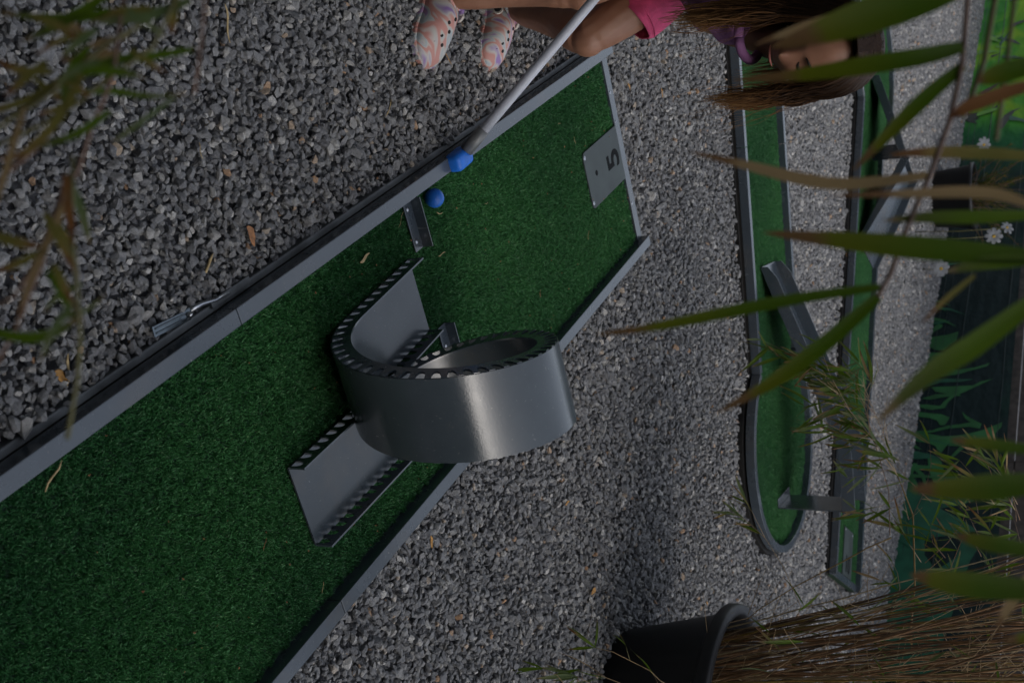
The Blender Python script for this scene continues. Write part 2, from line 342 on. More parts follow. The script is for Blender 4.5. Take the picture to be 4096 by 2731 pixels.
def lane_free(x, y, pad):
    """true where no lane frame stands"""
    a2 = x*D2[0]+y*D2[1]; n2 = x*N2[0]+y*N2[1]; a3 = x*D3[0]+y*D3[1]; n3 = x*N3[0]+y*N3[1]
    k1 = (x > -0.040-pad) & (x < LB+0.034+pad) & (y < 0.004+pad)
    k2 = (n2 > L2N0-0.042-pad) & (n2 < L2N0+LB+0.042+pad) & (a2 < 1.2)
    k2 |= (a2-C2[0])**2 + (n2-C2[1])**2 < (C2[2]+0.014+pad)**2
    k3 = (n3 > L3N0-0.042-pad) & (n3 < L3N0+LB+0.042+pad) & (a3 < 0.91+pad) & (a3 > -1.7)
    k3 |= (a3-C3[0])**2 + (n3-C3[1])**2 < (C3[2]+0.014+pad)**2
    return ~(k1 | k2 | k3)
def gravel_points(d0, d1, step, mx, my):
    X, Y = np.meshgrid(np.arange(-3, 9, step), np.arange(-3.2, 14, step))
    X = X.ravel()+rng.uniform(-.5, .5, X.size)*step; Y = Y.ravel()+rng.uniform(-.5, .5, Y.size)*step
    q = project(np.stack([X, Y, 0*X+GZ], 1))
    k = (q[:, 2] > d0) & (q[:, 2] <= d1) & (q[:, 0] > -mx) & (q[:, 0] < 4096+200) & (q[:, 1] > -my) & (q[:, 1] < 2731+my)
    k &= lane_free(X, Y, 0.002)
    k &= ((np.stack([X, Y], 1)-BA)@BN) > -0.02
    return X[k], Y[k]
gx, gy, gs, gz = [], [], [], []
for d0, d1, step, size, mx, my in ((0.9, 3.0, 0.0104, 0.0077, 900, 1500), (3.0, 4.8, 0.0114, 0.0085, 200, 450), (4.8, 7.4, 0.0150, 0.0112, 100, 250), (7.4, 15, 0.022, 0.016, 100, 150)):
    for layer in range(2 if d0 < 4 else 1):
        x, y = gravel_points(d0, d1, step*(1.0 if layer == 0 else 1.45), mx, my)
        s = size*np.exp(rng.normal(0.0, 0.27, len(x)))*(1.0 if layer == 0 else 1.12)
        gx.append(x); gy.append(y); gs.append(s)
        gz.append(GZ + (0.004 if layer == 0 else 0.014) + rng.uniform(0, 0.008, len(x)))
gx = np.concatenate(gx); gy = np.concatenate(gy); gs = np.concatenate(gs); gz = np.concatenate(gz)
edge = ~lane_free(gx, gy, 0.016)
gz[edge] -= 0.006
gz += 0.006*np.sin(gx*7.1+1)*np.sin(gy*5.3)
bank = lambda d: np.where(d > -0.004, np.exp(-(d/0.07)**2), 0)      # stones raked up against the frames
gz += 0.017*bank(-0.040-gx)*(gy < 0.05) + 0.010*bank(L2N0-0.042-(gx*N2[0]+gy*N2[1])) + 0.010*bank(L3N0-0.042-(gx*N3[0]+gy*N3[1]))
ng = len(gx)
rot = np.stack([rng.normal(0, 0.55, ng), rng.normal(0, 0.55, ng), rng.uniform(0, 6.28, ng)], 1)
scl = gs[:, None]*rng.uniform(0.85, 1.18, (ng, 3))
gravel = scatter('gravel', np.stack([gx, gy, gz], 1), rot, scl, rng.integers(0, 18, ng), np.clip(rng.beta(1.25, 1.35, ng)*1.0, 0, 1)**1.18, ROCKS)
tag(gravel, 'loose grey crushed stone covering the ground between the lanes', 'gravel', kind='stuff')

# ------------------------------------------------------------------ turf patches
def make_patch(seed):
    r = np.random.default_rng(seed); n = 640; S = 0.043
    vs = []; fs = []; sh = []
    for i in range(n):
        x, y = r.uniform(-S/2, S/2, 2); a = r.uniform(0, 6.28); w = r.uniform(0.00035, 0.00075); h = r.uniform(0.0045, 0.0075)
        ln = abs(r.normal(0, 0.0021))+0.0006; b = r.uniform(0, 6.28)
        dx, dy = math.cos(a)*w, math.sin(a)*w; lx, ly = math.cos(b)*ln, math.sin(b)*ln
        o = len(vs)
        vs += [(x-dx, y-dy, -0.004), (x+dx, y+dy, -0.004), (x+lx*.4+dx, y+ly*.4+dy, h*.55-.004), (x+lx*.4-dx, y+ly*.4-dy, h*.55-.004), (x+lx*1.3+dx*.6, y+ly*1.3+dy*.6, h-.004), (x+lx*1.3-dx*.6, y+ly*1.3-dy*.6, h-.004)]
        fs += [(o, o+1, o+2, o+3), (o+3, o+2, o+4, o+5)]
        sh += [min(1, max(0, r.normal(0.45, 0.26)))]*6
    me = me_from(vs, fs, 'turf_patch'); a = me.attributes.new('shade', 'FLOAT', 'POINT'); a.data.foreach_set('value', sh)
    me.materials.append(M_TURF); return me
TURFS = proto_collection('turf_shapes', [make_patch(s) for s in range(8)])
def turf(pts, parent, step=0.036):
    pts = np.asarray(pts, float); n = len(pts)
    rot = np.zeros((n, 3)); rot[:, 2] = rng.uniform(0, 6.28, n)
    o = scatter('turf', np.concatenate([pts, np.zeros((n, 1))], 1), rot, np.ones((n, 3)), rng.integers(0, 8, n), np.clip(0.5+0.28*np.sin(pts[:, 0]*9.1+2*np.sin(pts[:, 1]*3.7))+0.25*np.sin(pts[:, 1]*6.3+pts[:, 0]*4)+rng.normal(0, 0.16, n), 0, 1), TURFS, parent)
    o['kind'] = 'stuff'; return o
def grid(x0, x1, y0, y1, step):
    nx = max(1, int(math.ceil((x1-x0)/step))); ny = max(1, int(math.ceil((y1-y0)/step)))
    return [(x0+(i+.5)*(x1-x0)/nx, y0+(j+.5)*(y1-y0)/ny) for i in range(nx) for j in range(ny)]

# ------------------------------------------------------------------ lanes (built in their own frame: x across, y along)
def rail(mb_x0, mb_x1, y0, y1, parent, name='rail'):
    return MB().box(mb_x0, mb_x1, y0, y1, -0.008, RH).build(name, M_PAINT, parent, bevel=0.0016)
def frame_box(x0, x1, y0, y1, parent):
    MB().box(x0, x1, y0, y1, GZ-0.01, -0.016).build('base_frame', M_GALV, parent, bevel=0.003)
    dx = 0.009 if x1 > x0 else -0.009
    MB().box(x0+0.012, x1-0.006, y0+.004, y1-.004, -0.0155, -0.0082).build('gap_shade_strip', M_GAP, parent)  # dark box standing for the shaded gap below the rail
def screw_mb(x, y, z, r=0.0045):
    m = MB().lathe([(r*1.25, 0), (r*1.25, 0.0006), (r, 0.0008), (r*0.75, 0.0018), (0.0001, 0.0022)], 12, (x, y, z)); return m
def text_mesh(body, size):
    cu = bpy.data.curves.new('digit', 'FONT'); cu.body = body; cu.size = size; cu.align_x = 'CENTER'; cu.align_y = 'CENTER'; cu.extrude = 0.0004; cu.offset = size*0.016
    o = bpy.data.objects.new('digit_tmp', cu); COL.objects.link(o)
    dg = bpy.context.evaluated_depsgraph_get(); me = bpy.data.meshes.new_from_object(o.evaluated_get(dg))
    bpy.data.objects.remove(o); bpy.data.curves.remove(cu); me.name = 'digit'; me.materials.clear(); return me

lane = thing('minigolf_lane', 'grey railed minigolf lane with number 5 plate, right in front of the camera', 'minigolf lane', group='minigolf lanes on the gravel')
JO = -1.69
for y0, y1 in ((JO+0.0008, 0.0), (2*JO, JO-0.0008)):
    rail(-RW, 0, y0, y1, lane); rail(LB, LB+RW, y0, y1, lane)
frame_box(-0.040, -0.001, 2*JO, -0.004, lane); frame_box(LB+RW+0.004, LB+0.001, 2*JO, -0.004, lane)
MB().box(-0.0005, LB+0.0005, 2*JO, -0.003, -0.03, -0.0045).build('turf_backing', M_TURFBASE, lane)
pt = [p for p in grid(0.010, LB-0.010, -2.75, -0.052, 0.034) if not (0.196 < p[0] < 0.342 and -0.272 < p[1])]
turf(pt, lane)
MB().box(0.0005, LB-0.0005, -0.036, -0.002, -0.0035, 0.0035).build('end_strip', M_PAINT, lane, bevel=0.0008)
MB().box(0.0005, LB-0.0005, 2*JO+0.002, 2*JO+0.036, -0.0035, 0.0035).build('end_strip', M_PAINT, lane, bevel=0.0008)
for x in (0.103, 0.186, 0.429): screw_mb(x, -0.024, 0.0036).build('screw', M_STEEL, lane, smooth=True)
def plate(parent, x0, x1, y0, y1, digits, dig_pos, rotz, dsize, hole):
    r = 0.014; poly = []
    for cx, cy, a0, rr in ((x1, y1, 0, 0), (x0, y1, 90, 0), (x0+r, y0+r, 180, r), (x1-r, y0+r, 270, r)):
        poly += [(cx, cy)] if rr == 0 else [(cx+rr*math.cos(math.radians(a0+k*22.5)), cy+rr*math.sin(math.radians(a0+k*22.5))) for k in range(5)]
    pl = MB().prism(poly, 0.0015, 0.0055).build('number_plate', M_PLATE, parent, bevel=0.0005)
    for x, y in ((x0+0.014, y0+0.008), (x1-0.016, y0+0.008)): screw_mb(x, y, 0.0056, 0.005).build('screw', M_STEEL, pl, smooth=True)
    MB().lathe([(0.0001, 0.0), (0.0075, 0.0), (0.0075, 0.0008), (0.0001, 0.0008)], 18, (hole[0], hole[1], 0.0055)).build('tee_hole', M_BLACKPAINT, pl)
    o = link('digit', text_mesh(digits, dsize), M_BLACKPAINT, pl, loc=(dig_pos[0], dig_pos[1], 0.0060)); o.rotation_euler = (0, 0, rotz)
    MB().box(x0, x1, y1, y1+0.0018, 0.0, 0.0038).build('plate_joint', M_GAP, pl)
    return pl
plate(lane, 0.192, 0.347, -0.2885, -0.0385, '5', (0.270, -0.097), PI, 0.118, (0.266, -0.225))
def bracket(x0, x1):
    b = MB().box(x0, x1, -1.146, -1.1165, 0.0035, 0.0065).build('bracket', M_PAINT, lane, bevel=0.0008)
    MB().box(x0, x1, -1.1162, -1.1132, 0.0035, 0.029).build('bracket_flange', M_PAINT, b, bevel=0.0010)
    for fx in (0.17, 0.82): screw_mb(x0+(x1-x0)*fx, -1.134, 0.0066, 0.0042).build('screw', M_STEEL, b, smooth=True)
bracket(0.002, 0.107); bracket(0.277, LB-0.002)
# toggle latch on the left side of the frame, at the joint
lt = MB().box(-0.059, -0.043, -1.790, -1.744, -0.034, -0.011).build('latch', M_ZINC, lane, bevel=0.003)
Ml = Matrix.Translation((-0.055, -1.795, -0.008)) @ Euler((math.radians(-9), 0, math.radians(-9))).to_matrix().to_4x4()
mb = MB().box(-0.0085, 0.0085, -0.045, 0.05, -0.0012, 0.0012, Ml)
for k in (-0.004, 0.003): mb.box(k-.0013, k+.0013, -0.04, 0.04, 0.0012, 0.003, Ml)
mb.build('latch_lever', M_ZINC, lt, bevel=0.0008)
MB().tube([(-0.052, -1.742, -0.018), (-0.050, -1.715, -0.016), (-0.044, -1.69, -0.014), (-0.041, -1.655, -0.014)], [0.006, 0.0045, 0.0045, 0.004], 8).build('latch_rod', M_STEEL, lt, smooth=True)
MB().lathe([(0.005, 0), (0.005, 0.002), (0.003, 0.005), (0.0001, 0.006)], 12, (-0.049, -1.752, -0.010)).build('latch_pin', M_STEEL, lt, smooth=True)
MB().box(-0.047, -0.034, -1.70, -1.60, -0.0155, -0.011).build('latch_plate', M_GALV, lt, bevel=0.001)

# lane two
rz2 = math.atan2(-D2[0], D2[1]) + 0.0     # lane frame: local x = -N? use local x across (N), local y along (-D)
def lane_frame(D, N):                      # local (across, along) -> world
    return Matrix(((N[0], D[0], 0, 0), (N[1], D[1], 0, 0), (0, 0, 1, 0), (0, 0, 0, 1)))
F2 = lane_frame(D2, N2); F3 = lane_frame(D3, N3)
def lane_thing(label, F):
    t = thing('minigolf_lane', label, 'minigolf lane', group='minigolf lanes on the gravel'); t.matrix_world = Matrix(); return t
# N,D frame is left handed (N x D points down), so bake coordinates instead of rotating the empties
def bake(o, F):
    o.data.transform(F)
    if F.determinant() < 0: o.data.flip_normals()
    return o
class MF(MB):
    def __init__(s, F): super().__init__(); s.F = F
    def build(s, *a, **k):
        s.v = [tuple(s.F @ Vector(v)) for v in s.v]; return super().build(*a, **k)
def arc(cx, cy, r, a0, a1, n):             # angle from the along axis
    return [(cy+r*math.sin(a0+(a1-a0)*i/n), cx+r*math.cos(a0+(a1-a0)*i/n)) for i in range(n+1)]
def ring(F, cx, cy, ro, ri, z0, z1, half, n, name, mat, parent, bevel=0.0015, flip=False):
    A0 = half; A1 = 2*PI-half
    if flip: A0, A1 = half-PI, PI-half
    po = arc(cx, cy, ro, A0-PI, A1-PI, n); pi_ = arc(cx, cy, ri, A0-PI, A1-PI, n)
    m = MF(F); vs = []
    for (xo, yo), (xi, yi) in zip(po, pi_): vs += [(xo, yo, z0), (xo, yo, z1), (xi, yi, z1), (xi, yi, z0)]
    fs = [(4*i+j, 4*i+(j+1) % 4, 4*i+4+(j+1) % 4, 4*i+4+j) for i in range(n) for j in range(4)] + [(0, 1, 2, 3), (4*n+3, 4*n+2, 4*n+1, 4*n)]
    m.add(vs, fs); return m.build(name, mat, parent, bevel=bevel)
def side_lane(F, label, n0, a_start, a_end, circ, at_end, joint):
    t = thing('minigolf_lane', label, 'minigolf lane', group='minigolf lanes on the gravel')
    xs = ((n0-RW, n0), (n0+LB, n0+LB+RW)); half = math.asin((LB/2+RW)/circ[2]); acirc = circ[0] - math.copysign(circ[2]*math.cos(half), 1 if at_end else -1)
    lo, hi = (a_start, acirc) if at_end else (acirc, a_end)
    for (x0, x1) in xs:
        for y0, y1 in ((lo, joint-0.0008), (joint+0.0008, hi)):
            MF(F).box(x0, x1, y0, y1, -0.008, RH).build('rail', M_PAINT, t, bevel=0.0016)
    ring(F, circ[0], circ[1], circ[2], circ[2]-RW, -0.008, RH-0.0004, half-0.02, 40, 'curved_rail', M_PAINT, t, flip=not at_end)
    ring(F, circ[0], circ[1], circ[2]+0.012, circ[2]-RW+0.004, GZ-0.01, -0.016, half-0.03, 40, 'base_frame', M_FRAME, t, bevel=0, flip=not at_end)
    for (x0, x1) in ((n0-RW-0.011, n0-0.001), (n0+LB+0.001, n0+LB+RW+0.011)):
        MF(F).box(x0, x1, lo, hi, GZ-0.01, -0.016).build('base_frame', M_FRAME, t, bevel=0.002)
        MF(F).box(x0+0.012, x1-0.006, lo+.003, hi-.003, -0.0155, -0.0082).build('gap_shade_strip', M_GAP, t)  # dark strip put in for the shade between rail and frame
    MF(F).box(n0+0.0005, n0+LB-0.0005, lo, hi, -0.03, -0.0045).build('turf_backing', M_TURFBASE, t)
    k = 48; cp = [(circ[1]+(circ[2]-RW-.0005)*math.cos(2*PI*i/k), circ[0]+(circ[2]-RW-.0005)*math.sin(2*PI*i/k)) for i in range(k)]
    MF(F).prism(cp, -0.03, -0.0048).build('turf_backing', M_TURFBASE, t)
    pts = grid(n0+.012, n0+LB-.012, max(lo, -2.0), hi, 0.036)
    for x, y in grid(circ[1]-circ[2], circ[1]+circ[2], circ[0]-circ[2], circ[0]+circ[2], 0.036):
        if math.hypot(x-circ[1], y-circ[0]) < circ[2]-RW-0.012 and not (n0 < x < n0+LB and lo < y < hi): pts.append((x, y))
    return t, pts
lane2, pts2 = side_lane(F2, 'grey railed minigolf lane with round turf end under a long rising ramp', L2N0, -1.9, None, C2, True, 0.29)
turf([(x*N2[0]+y*D2[0], x*N2[1]+y*D2[1]) for x, y in pts2], lane2)
lane3, pts3 = side_lane(F3, 'grey railed minigolf lane with number 10 plate, farthest from the camera', L3N0, None, 0.905, C3, False, -0.76)
pts3 = [p for p in pts3 if not (L3N0+.19 < p[0] < L3N0+.41 and 0.62 < p[1]) and p[1] < 0.855]
turf([(x*N3[0]+y*D3[0], x*N3[1]+y*D3[1]) for x, y in pts3], lane3)
MF(F3).box(L3N0+.0005, L3N0+LB-.0005, 0.869, 0.903, -0.0035, 0.0035).build('end_strip', M_PAINT, lane3, bevel=0.0008)
pl = MF(F3).box(L3N0+.20, L3N0+.40, 0.630, 0.867, 0.0, 0.0055).build('number_plate', M_PLATE, lane3, bevel=0.0005)
o = link('digit', text_mesh('10', 0.118), M_BLACKPAINT, pl)
pc = (N3*(L3N0+0.30) + D3*0.810); o.location = (pc[0], pc[1], 0.0061); o.rotation_euler = (0, 0, math.atan2(D3[0], -D3[1]) )
# top of the digits points back along the lane
o.rotation_euler = (0, 0, math.atan2(-D3[1], -D3[0]) - PI/2)
for x, y in ((.215, .645), (.385, .645)):
    q = N3*(L3N0+x)+D3*y; screw_mb(q[0], q[1], 0.0056, 0.005).build('screw', M_STEEL, pl, smooth=True)

# ------------------------------------------------------------------ the loop
LS0, LR, LZ, LW, LSH, LWB, LA, LFL = -1.4111, 0.1914, 0.0068, 0.1192, 0.1558, 0.1569, -0.6773, 0.0354
LEN1 = 0.232; LEN2 = 2*PI*LR; LEN3 = 0.272
def loop_pt(l, d, right):
    """arc length l from the entry end, d inwards from the band, left or right edge"""
    w = LW + (LWB if right else 0)
    if l < LEN1: return (w-0.013*(1-l/LEN1), LS0+LEN1-l, LZ+d)
    if l < LEN1+LEN2:
        th = (l-LEN1)/LR; g = th/(2*PI); r = LR-d
        return (w+LSH*(g+LA*math.sin(2*PI*g)/(2*PI)), LS0-r*math.sin(th), LZ+LR-r*math.cos(th))
    return (w+LSH-0.004*(l-LEN1-LEN2)/LEN3, LS0-(l-LEN1-LEN2), LZ+d)
loop = thing('loop_ramp', 'grey steel loop the loop with slotted side flanges on the near lane', 'loop ramp', (0.27, -1.41, 0.0))
Linv = Matrix.Translation((-0.27, 1.41, 0))
TOT = LEN1+LEN2+LEN3
n = 220; vs = []; fs = []
K = 6
for i in range(n+1):
    l = TOT*i/n; a = Vector(loop_pt(l, 0, False)); b = Vector(loop_pt(l, 0, True))
    vs += [Linv @ (a.lerp(b, k/K)) for k in range(K+1)]
fs = [(i*(K+1)+k, i*(K+1)+k+1, (i+1)*(K+1)+k+1, (i+1)*(K+1)+k) for i in range(n) for k in range(K)]
band = MB().add(vs, fs).build('band', M_GLOSS, loop, smooth=True, solid=0.0035, fix=False)
band.modifiers.new('edge', 'EDGE_SPLIT').split_angle = math.radians(40)
def flange(right):
    m = MB(); pitch = 0.0262; slot = 0.0158; depth = 0.0225; N = int(TOT/pitch); pitch = TOT/N
    cols = 7
    def col(l, d0):
        return [Linv @ Vector(loop_pt(min(l, TOT-1e-6), d0+(LFL-d0)*k/3, right)) for k in range(4)]
    for i in range(N):
        base = i*pitch; s0 = base+(pitch-slot)/2; s1 = s0+slot
        segs = [(base, s0, 3, False), (s0, s1, cols, True), (s1, base+pitch, 3, False)]
        for a, b, c, sl_ in segs:
            V = []
            for j in range(c):
                t = j/(c-1); l = a+(b-a)*t
                if sl_:
                    x = abs(2*t-1); d0 = depth - 0.010*(1-math.sqrt(max(0, 1-x*x)))
                    d0 = max(d0, 0.006)
                else: d0 = 0
                V += col(l, d0)
            m.add(V, [(j*4+k, j*4+k+1, (j+1)*4+k+1, (j+1)*4+k) for j in range(c-1) for k in range(3)])
    o = m.build('flange', M_PAINT, loop, fix=False)
    bm = bmesh.new(); bm.from_mesh(o.data); bmesh.ops.remove_doubles(bm, verts=bm.verts, dist=1e-5); bm.to_mesh(o.data); bm.free(); o.data.shade_smooth()
    md = o.modifiers.new('solid', 'SOLIDIFY'); md.thickness = 0.0034; md.offset = 0
    md = o.modifiers.new('edge', 'EDGE_SPLIT'); md.split_angle = math.radians(50)
    return o
flange(False); flange(True)

# ------------------------------------------------------------------ ramp over lane two
ramp2 = thing('ramp', 'long grey channel ramp rising on one post above the round lane end', 'ramp', (1.8, 0.95, 0))
def channel(F, segs, parent, wall_h, name_floor='ramp_floor', name_wall='side_wall', org=(0, 0, 0), mat=None):
    """segs: list of (along, z, n_near, n_far)"""
    mat = mat or M_PAINT; t = 0.004; T = Matrix.Translation((-org[0], -org[1], -org[2]))
    V = []; n = len(segs)
    for a, z, n0, n1 in segs: V += [(n0, a, z), (n1, a, z), (n1, a, z-t), (n0, a, z-t)]
    fs = [(4*i+j, 4*i+(j+1) % 4, 4*i+4+(j+1) % 4, 4*i+4+j) for i in range(n-1) for j in range(4)] + [(3, 2, 1, 0), (4*n-4, 4*n-3, 4*n-2, 4*n-1)]
    MF(T @ F).add(V, fs).build(name_floor, mat, parent, bevel=0.0008)
    for side in (0, 1):
        V = []
        for k, (a, z, n0, n1) in enumerate(segs):
            h = wall_h; x0 = n0-t-.0002 if side == 0 else n1+.0002
            zl = z+h if 0 < k < n-1 or wall_h < 0.03 else z+h*(0.55 if k == 0 else 1)
            V += [(x0, a, zl), (x0+t, a, zl), (x0+t, a, z-t-.0004), (x0, a, z-t-.0004)]
        MF(T @ F).add(V, fs).build(name_wall, mat, parent, bevel=0.0010)
RS = [(0.755, 0.006, 1.375, 1.575), (0.80, 0.020, 1.375, 1.575), (1.10, 0.130, 1.375, 1.575), (1.40, 0.240, 1.375, 1.575), (1.47, 0.261, 1.375, 1.575), (1.54, 0.266, 1.375, 1.575), (1.745, 0.266, 1.375, 1.575)]
channel(F2, RS, ramp2, 0.046, org=(1.8, 0.95, 0))
MF(Matrix.Translation((-1.8, -0.95, 0)) @ F2).box(1.395, 1.575, 1.733, 1.739, 0.001, 0.2615).build('post', M_PAINT, ramp2, bevel=0.001)
MF(Matrix.Translation((-1.8, -0.95, 0)) @ F2).box(1.395, 1.575, 1.700, 1.7325, 0.001, 0.005).build('post_foot', M_PAINT, ramp2, bevel=0.001)

# bridge on lane three
bridge = thing('bridge', 'grey steel hump bridge of two ramps meeting at a peak', 'bridge', (1.5, 3.3, 0))
channel(F3, [(-0.90, 0.008, 3.235, 3.635), (-1.16, 0.105, 3.27, 3.605), (-1.405, 0.196, 3.305, 3.575)], bridge, 0.042, org=(1.5, 3.3, 0))
channel(F3, [(-1.409, 0.196, 3.305, 3.575), (-1.68, 0.10, 3.31, 3.57), (-1.95, 0.008, 3.315, 3.565)], bridge, 0.042, org=(1.5, 3.3, 0))
for a, z in ((-1.30, 0.15), (-1.52, 0.15)):
    MF(Matrix.Translation((-1.5, -3.3, 0)) @ F3).box(3.36, 3.52, a-.002, a+.002, 0.001, z).build('support', M_PAINT, bridge)

# ------------------------------------------------------------------ ball
def uv_ball(r, n=32):
    return [(max(1e-5, r*math.sin(PI*i/n)), -r*math.cos(PI*i/n)) for i in range(n+1)]
b = MB().lathe(uv_ball(0.0197), 40).build('golf_ball', M_BALL, None, smooth=True, loc=(0.0275, -1.053, 0.0215))
tag(b, 'plain blue minigolf ball resting on the turf beside the left rail', 'ball')

# ------------------------------------------------------------------ golf club
club = thing('golf_club', 'silver minigolf club with blue rubber head swinging over the left rail', 'golf club', (-0.018, -0.935, 0.03))
CI = Matrix.Translation((0.018, 0.935, -0.03))
c0 = Vector((-0.018, -0.935, 0.034)); c1 = P(2380, -6, 2.26); cd = (c1-c0).normalized()
# push the shaft out to the grip
tip = c0 + cd*0.66
MB().tube([CI @ (c0+cd*t) for t in (0.075, 0.2, 0.45, 0.55)], [0.0110, 0.0105, 0.0096, 0.0094], 14).build('shaft', M_SHAFT, club, smooth=True)
MB().tube([CI @ (c0+cd*t) for t in (0.018, 0.05, 0.0755)], [0.0145, 0.014, 0.0135], 14).build('ferrule', simple('ferrule_grey', (0.16, 0.165, 0.165), 0.5, 0.3), club, smooth=True)
MB().tube([CI @ (c0+cd*t) for t in (0.53, 0.60, 0.70)], [0.0135, 0.014, 0.0145], 12).build('grip', M_RUBBER, club, smooth=True)
hx = (on_z(1770, 672, 0.03)-on_z(1830, 622, 0.03)).normalized(); hz = Vector((0, 0, 1)); hy = hz.cross(hx).normalized(); hz = hx.cross(hy)
Mh = CI @ Matrix.Translation(c0+Vector((0.002, -0.006, 0.0))) @ Matrix((hx, hy, hz)).transposed().to_4x4()
MB().box(-0.033, 0.033, -0.0195, 0.0195, -0.019, 0.019, Mh).build('club_head', M_CLUBHEAD, club, bevel=0.0125, seg=5, smooth=True)

# ------------------------------------------------------------------ child
def skin_mat(name, c):
    m, n, l, b = new_mat(name)
    tc = n.new('ShaderNodeTexCoord'); no = n.new('ShaderNodeTexNoise'); no.inputs['Scale'].default_value = 26; no.inputs['Detail'].default_value = 7
    l.new(tc.outputs['Object'], no.inputs['Vector'])
    r = ramp(n, [(0.3, (c[0]*0.86, c[1]*0.80, c[2]*0.78)), (0.7, (c[0]*1.1, c[1]*1.1, c[2]*1.1))]); l.new(no.outputs['Fac'], r.inputs[0])
    l.new(r.outputs[0], b.inputs['Base Color']); b.inputs['Roughness'].default_value = 0.5
    b.inputs['Subsurface Weight'].default_value = 0.08; b.inputs['Subsurface Radius'].default_value = (0.01, 0.004, 0.002)
    n2 = n.new('ShaderNodeTexNoise'); n2.inputs['Scale'].default_value = 300; l.new(tc.outputs['Object'], n2.inputs['Vector'])
    bu = n.new('ShaderNodeBump'); bu.inputs['Strength'].default_value = 0.15; bu.inputs['Distance'].default_value = 0.001
    l.new(n2.outputs['Fac'], bu.inputs['Height']); l.new(bu.outputs[0], b.inputs['Normal'])
    return m
M_SKIN = skin_mat('skin', (0.285, 0.14, 0.085))
def fabric(name, c):
    return simple(name, c, 0.85, 0, 0.18, 50, 0.5, 260)
M_PINK = fabric('pink_cotton', (0.62, 0.075, 0.19)); M_LILAC = fabric('lilac_cotton', (0.30, 0.13, 0.30))
person = thing('person', 'child in pink shorts and marbled clogs bending over the lane with a golf club', 'person', (-0.26, -0.62, GZ))
PO = Vector((-0.26, -0.62, GZ))
ankR, kneeR, hipR = Vector((-0.316, -0.778, 0.02)), P(2330, -48, 2.36), Vector((-0.345, -0.60, 0.445))
ankL, kneeL, hipL = Vector((-0.236, -0.53, 0.02)), P(2352, 140, 2.435), Vector((-0.265, -0.485, 0.445))
pelv = (hipR+hipL)/2 + Vector((-0.01, 0.0, 0.04))
neck = P(2990, 118, 2.27); chest = pelv.lerp(neck, 0.68)
shR = neck + Vector((-0.095, -0.055, -0.040)); shL = neck + Vector((-0.035, 0.085, -0.02))
grip = c0+cd*0.62
elR = shR.lerp(grip, 0.5)+Vector((-0.055, -0.02, -0.045)); elL = shL.lerp(grip, 0.5)+Vector((-0.07, 0.03, -0.015))
wrR = grip + Vector((0.0, -0.012, 0.03)); wrL = grip + cd*0.05 + Vector((0.02, 0.02, 0.02))
HC = P(3293, 200, 2.14)                     # head centre
def nrm(v): return Vector(v).normalized()
r_, u_, c_ = Vector(CR), Vector(CU), -Vector(CFW)
HF = nrm(0.22*r_ - 0.72*u_ + 0.64*c_); HU = 0.69*u_ + 0.08*r_ + 0.70*c_; HU = nrm(HU - HF*HU.dot(HF)); HX = HF.cross(HU)
HM = Matrix((HX, HF, HU)).transposed().to_4x4(); HM.translation = HC
def head_mesh():
    m = MB(); nu, nv = 64, 48; vs = []
    for j in range(nv+1):
        ph = PI*j/nv - PI/2
        for i in range(nu):
            th = 2*PI*i/nu
            d = Vector((math.cos(ph)*math.sin(th), math.cos(ph)*math.cos(th), math.sin(ph)))
            p = Vector((d.x*0.069, d.y*0.088, d.z*0.098))
            if p.y < 0: p.y *= 1.02
            if p.z < 0:
                t = -p.z/0.098; p.x *= 1-0.30*t*t; p.y *= 1-0.10*t*t if p.y > 0 else 1-0.45*t
            def bump(x, z, sx, sz, a):
                if d.y > 0: p.y += a*math.exp(-((p.x-x)/sx)**2-((p.z-z)/sz)**2)
            bump(0, -0.028, 0.011, 0.012, 0.020); bump(0, -0.010, 0.008, 0.020, 0.009)
            bump(0.030, 0.003, 0.017, 0.011, -0.010); bump(-0.030, 0.003, 0.017, 0.011, -0.010)
            bump(0.030, 0.021, 0.024, 0.007, 0.003); bump(-0.030, 0.021, 0.024, 0.007, 0.003)
            bump(0.034, -0.030, 0.022, 0.018, 0.006); bump(-0.034, -0.030, 0.022, 0.018, 0.006)
            bump(0, -0.052, 0.020, 0.004, 0.006); bump(0, -0.062, 0.017, 0.005, 0.006); bump(0, -0.057, 0.022, 0.0025, -0.003)
            bump(0, -0.086, 0.018, 0.012, 0.010)
            bump(0.009, -0.036, 0.005, 0.005, 0.006); bump(-0.009, -0.036, 0.005, 0.005, 0.006)
            vs.append(HM @ p - PO)
    fs = [(j*nu+i, j*nu+(i+1) % nu, (j+1)*nu+(i+1) % nu, (j+1)*nu+i) for j in range(nv) for i in range(nu)]
    m.add(vs, fs)
    for s in (-1, 1):                          # ears
        q = [HM @ Vector((s*0.066, -0.004, z)) - PO for z in (-0.018, -0.004, 0.012)]
        m.tube(q, [0.008, 0.013, 0.010], 8)
    return m
def limb(m, pts, rad, n=14, sub=5):
    pts = [Vector(p) for p in pts]; out = []; rr = []
    for i in range(len(pts)-1):
        p0 = pts[max(0, i-1)]; p1 = pts[i]; p2 = pts[i+1]; p3 = pts[min(len(pts)-1, i+2)]
        for k in range(sub):
            t = k/sub
            out.append(0.5*((2*p1)+(p2-p0)*t+(2*p0-5*p1+4*p2-p3)*t*t+(3*p1-p0-3*p2+p3)*t**3)); s = t*t*(3-2*t); rr.append(rad[i]*(1-s)+rad[i+1]*s)
    out.append(pts[-1]); rr.append(rad[-1])
    m.tube([o-PO for o in out], rr, n)
    for p, r in ((pts[0], rad[0]), (pts[-1], rad[-1])):
        q = uv_ball(r, 10); m.lathe(q, 12, tuple(p-PO))
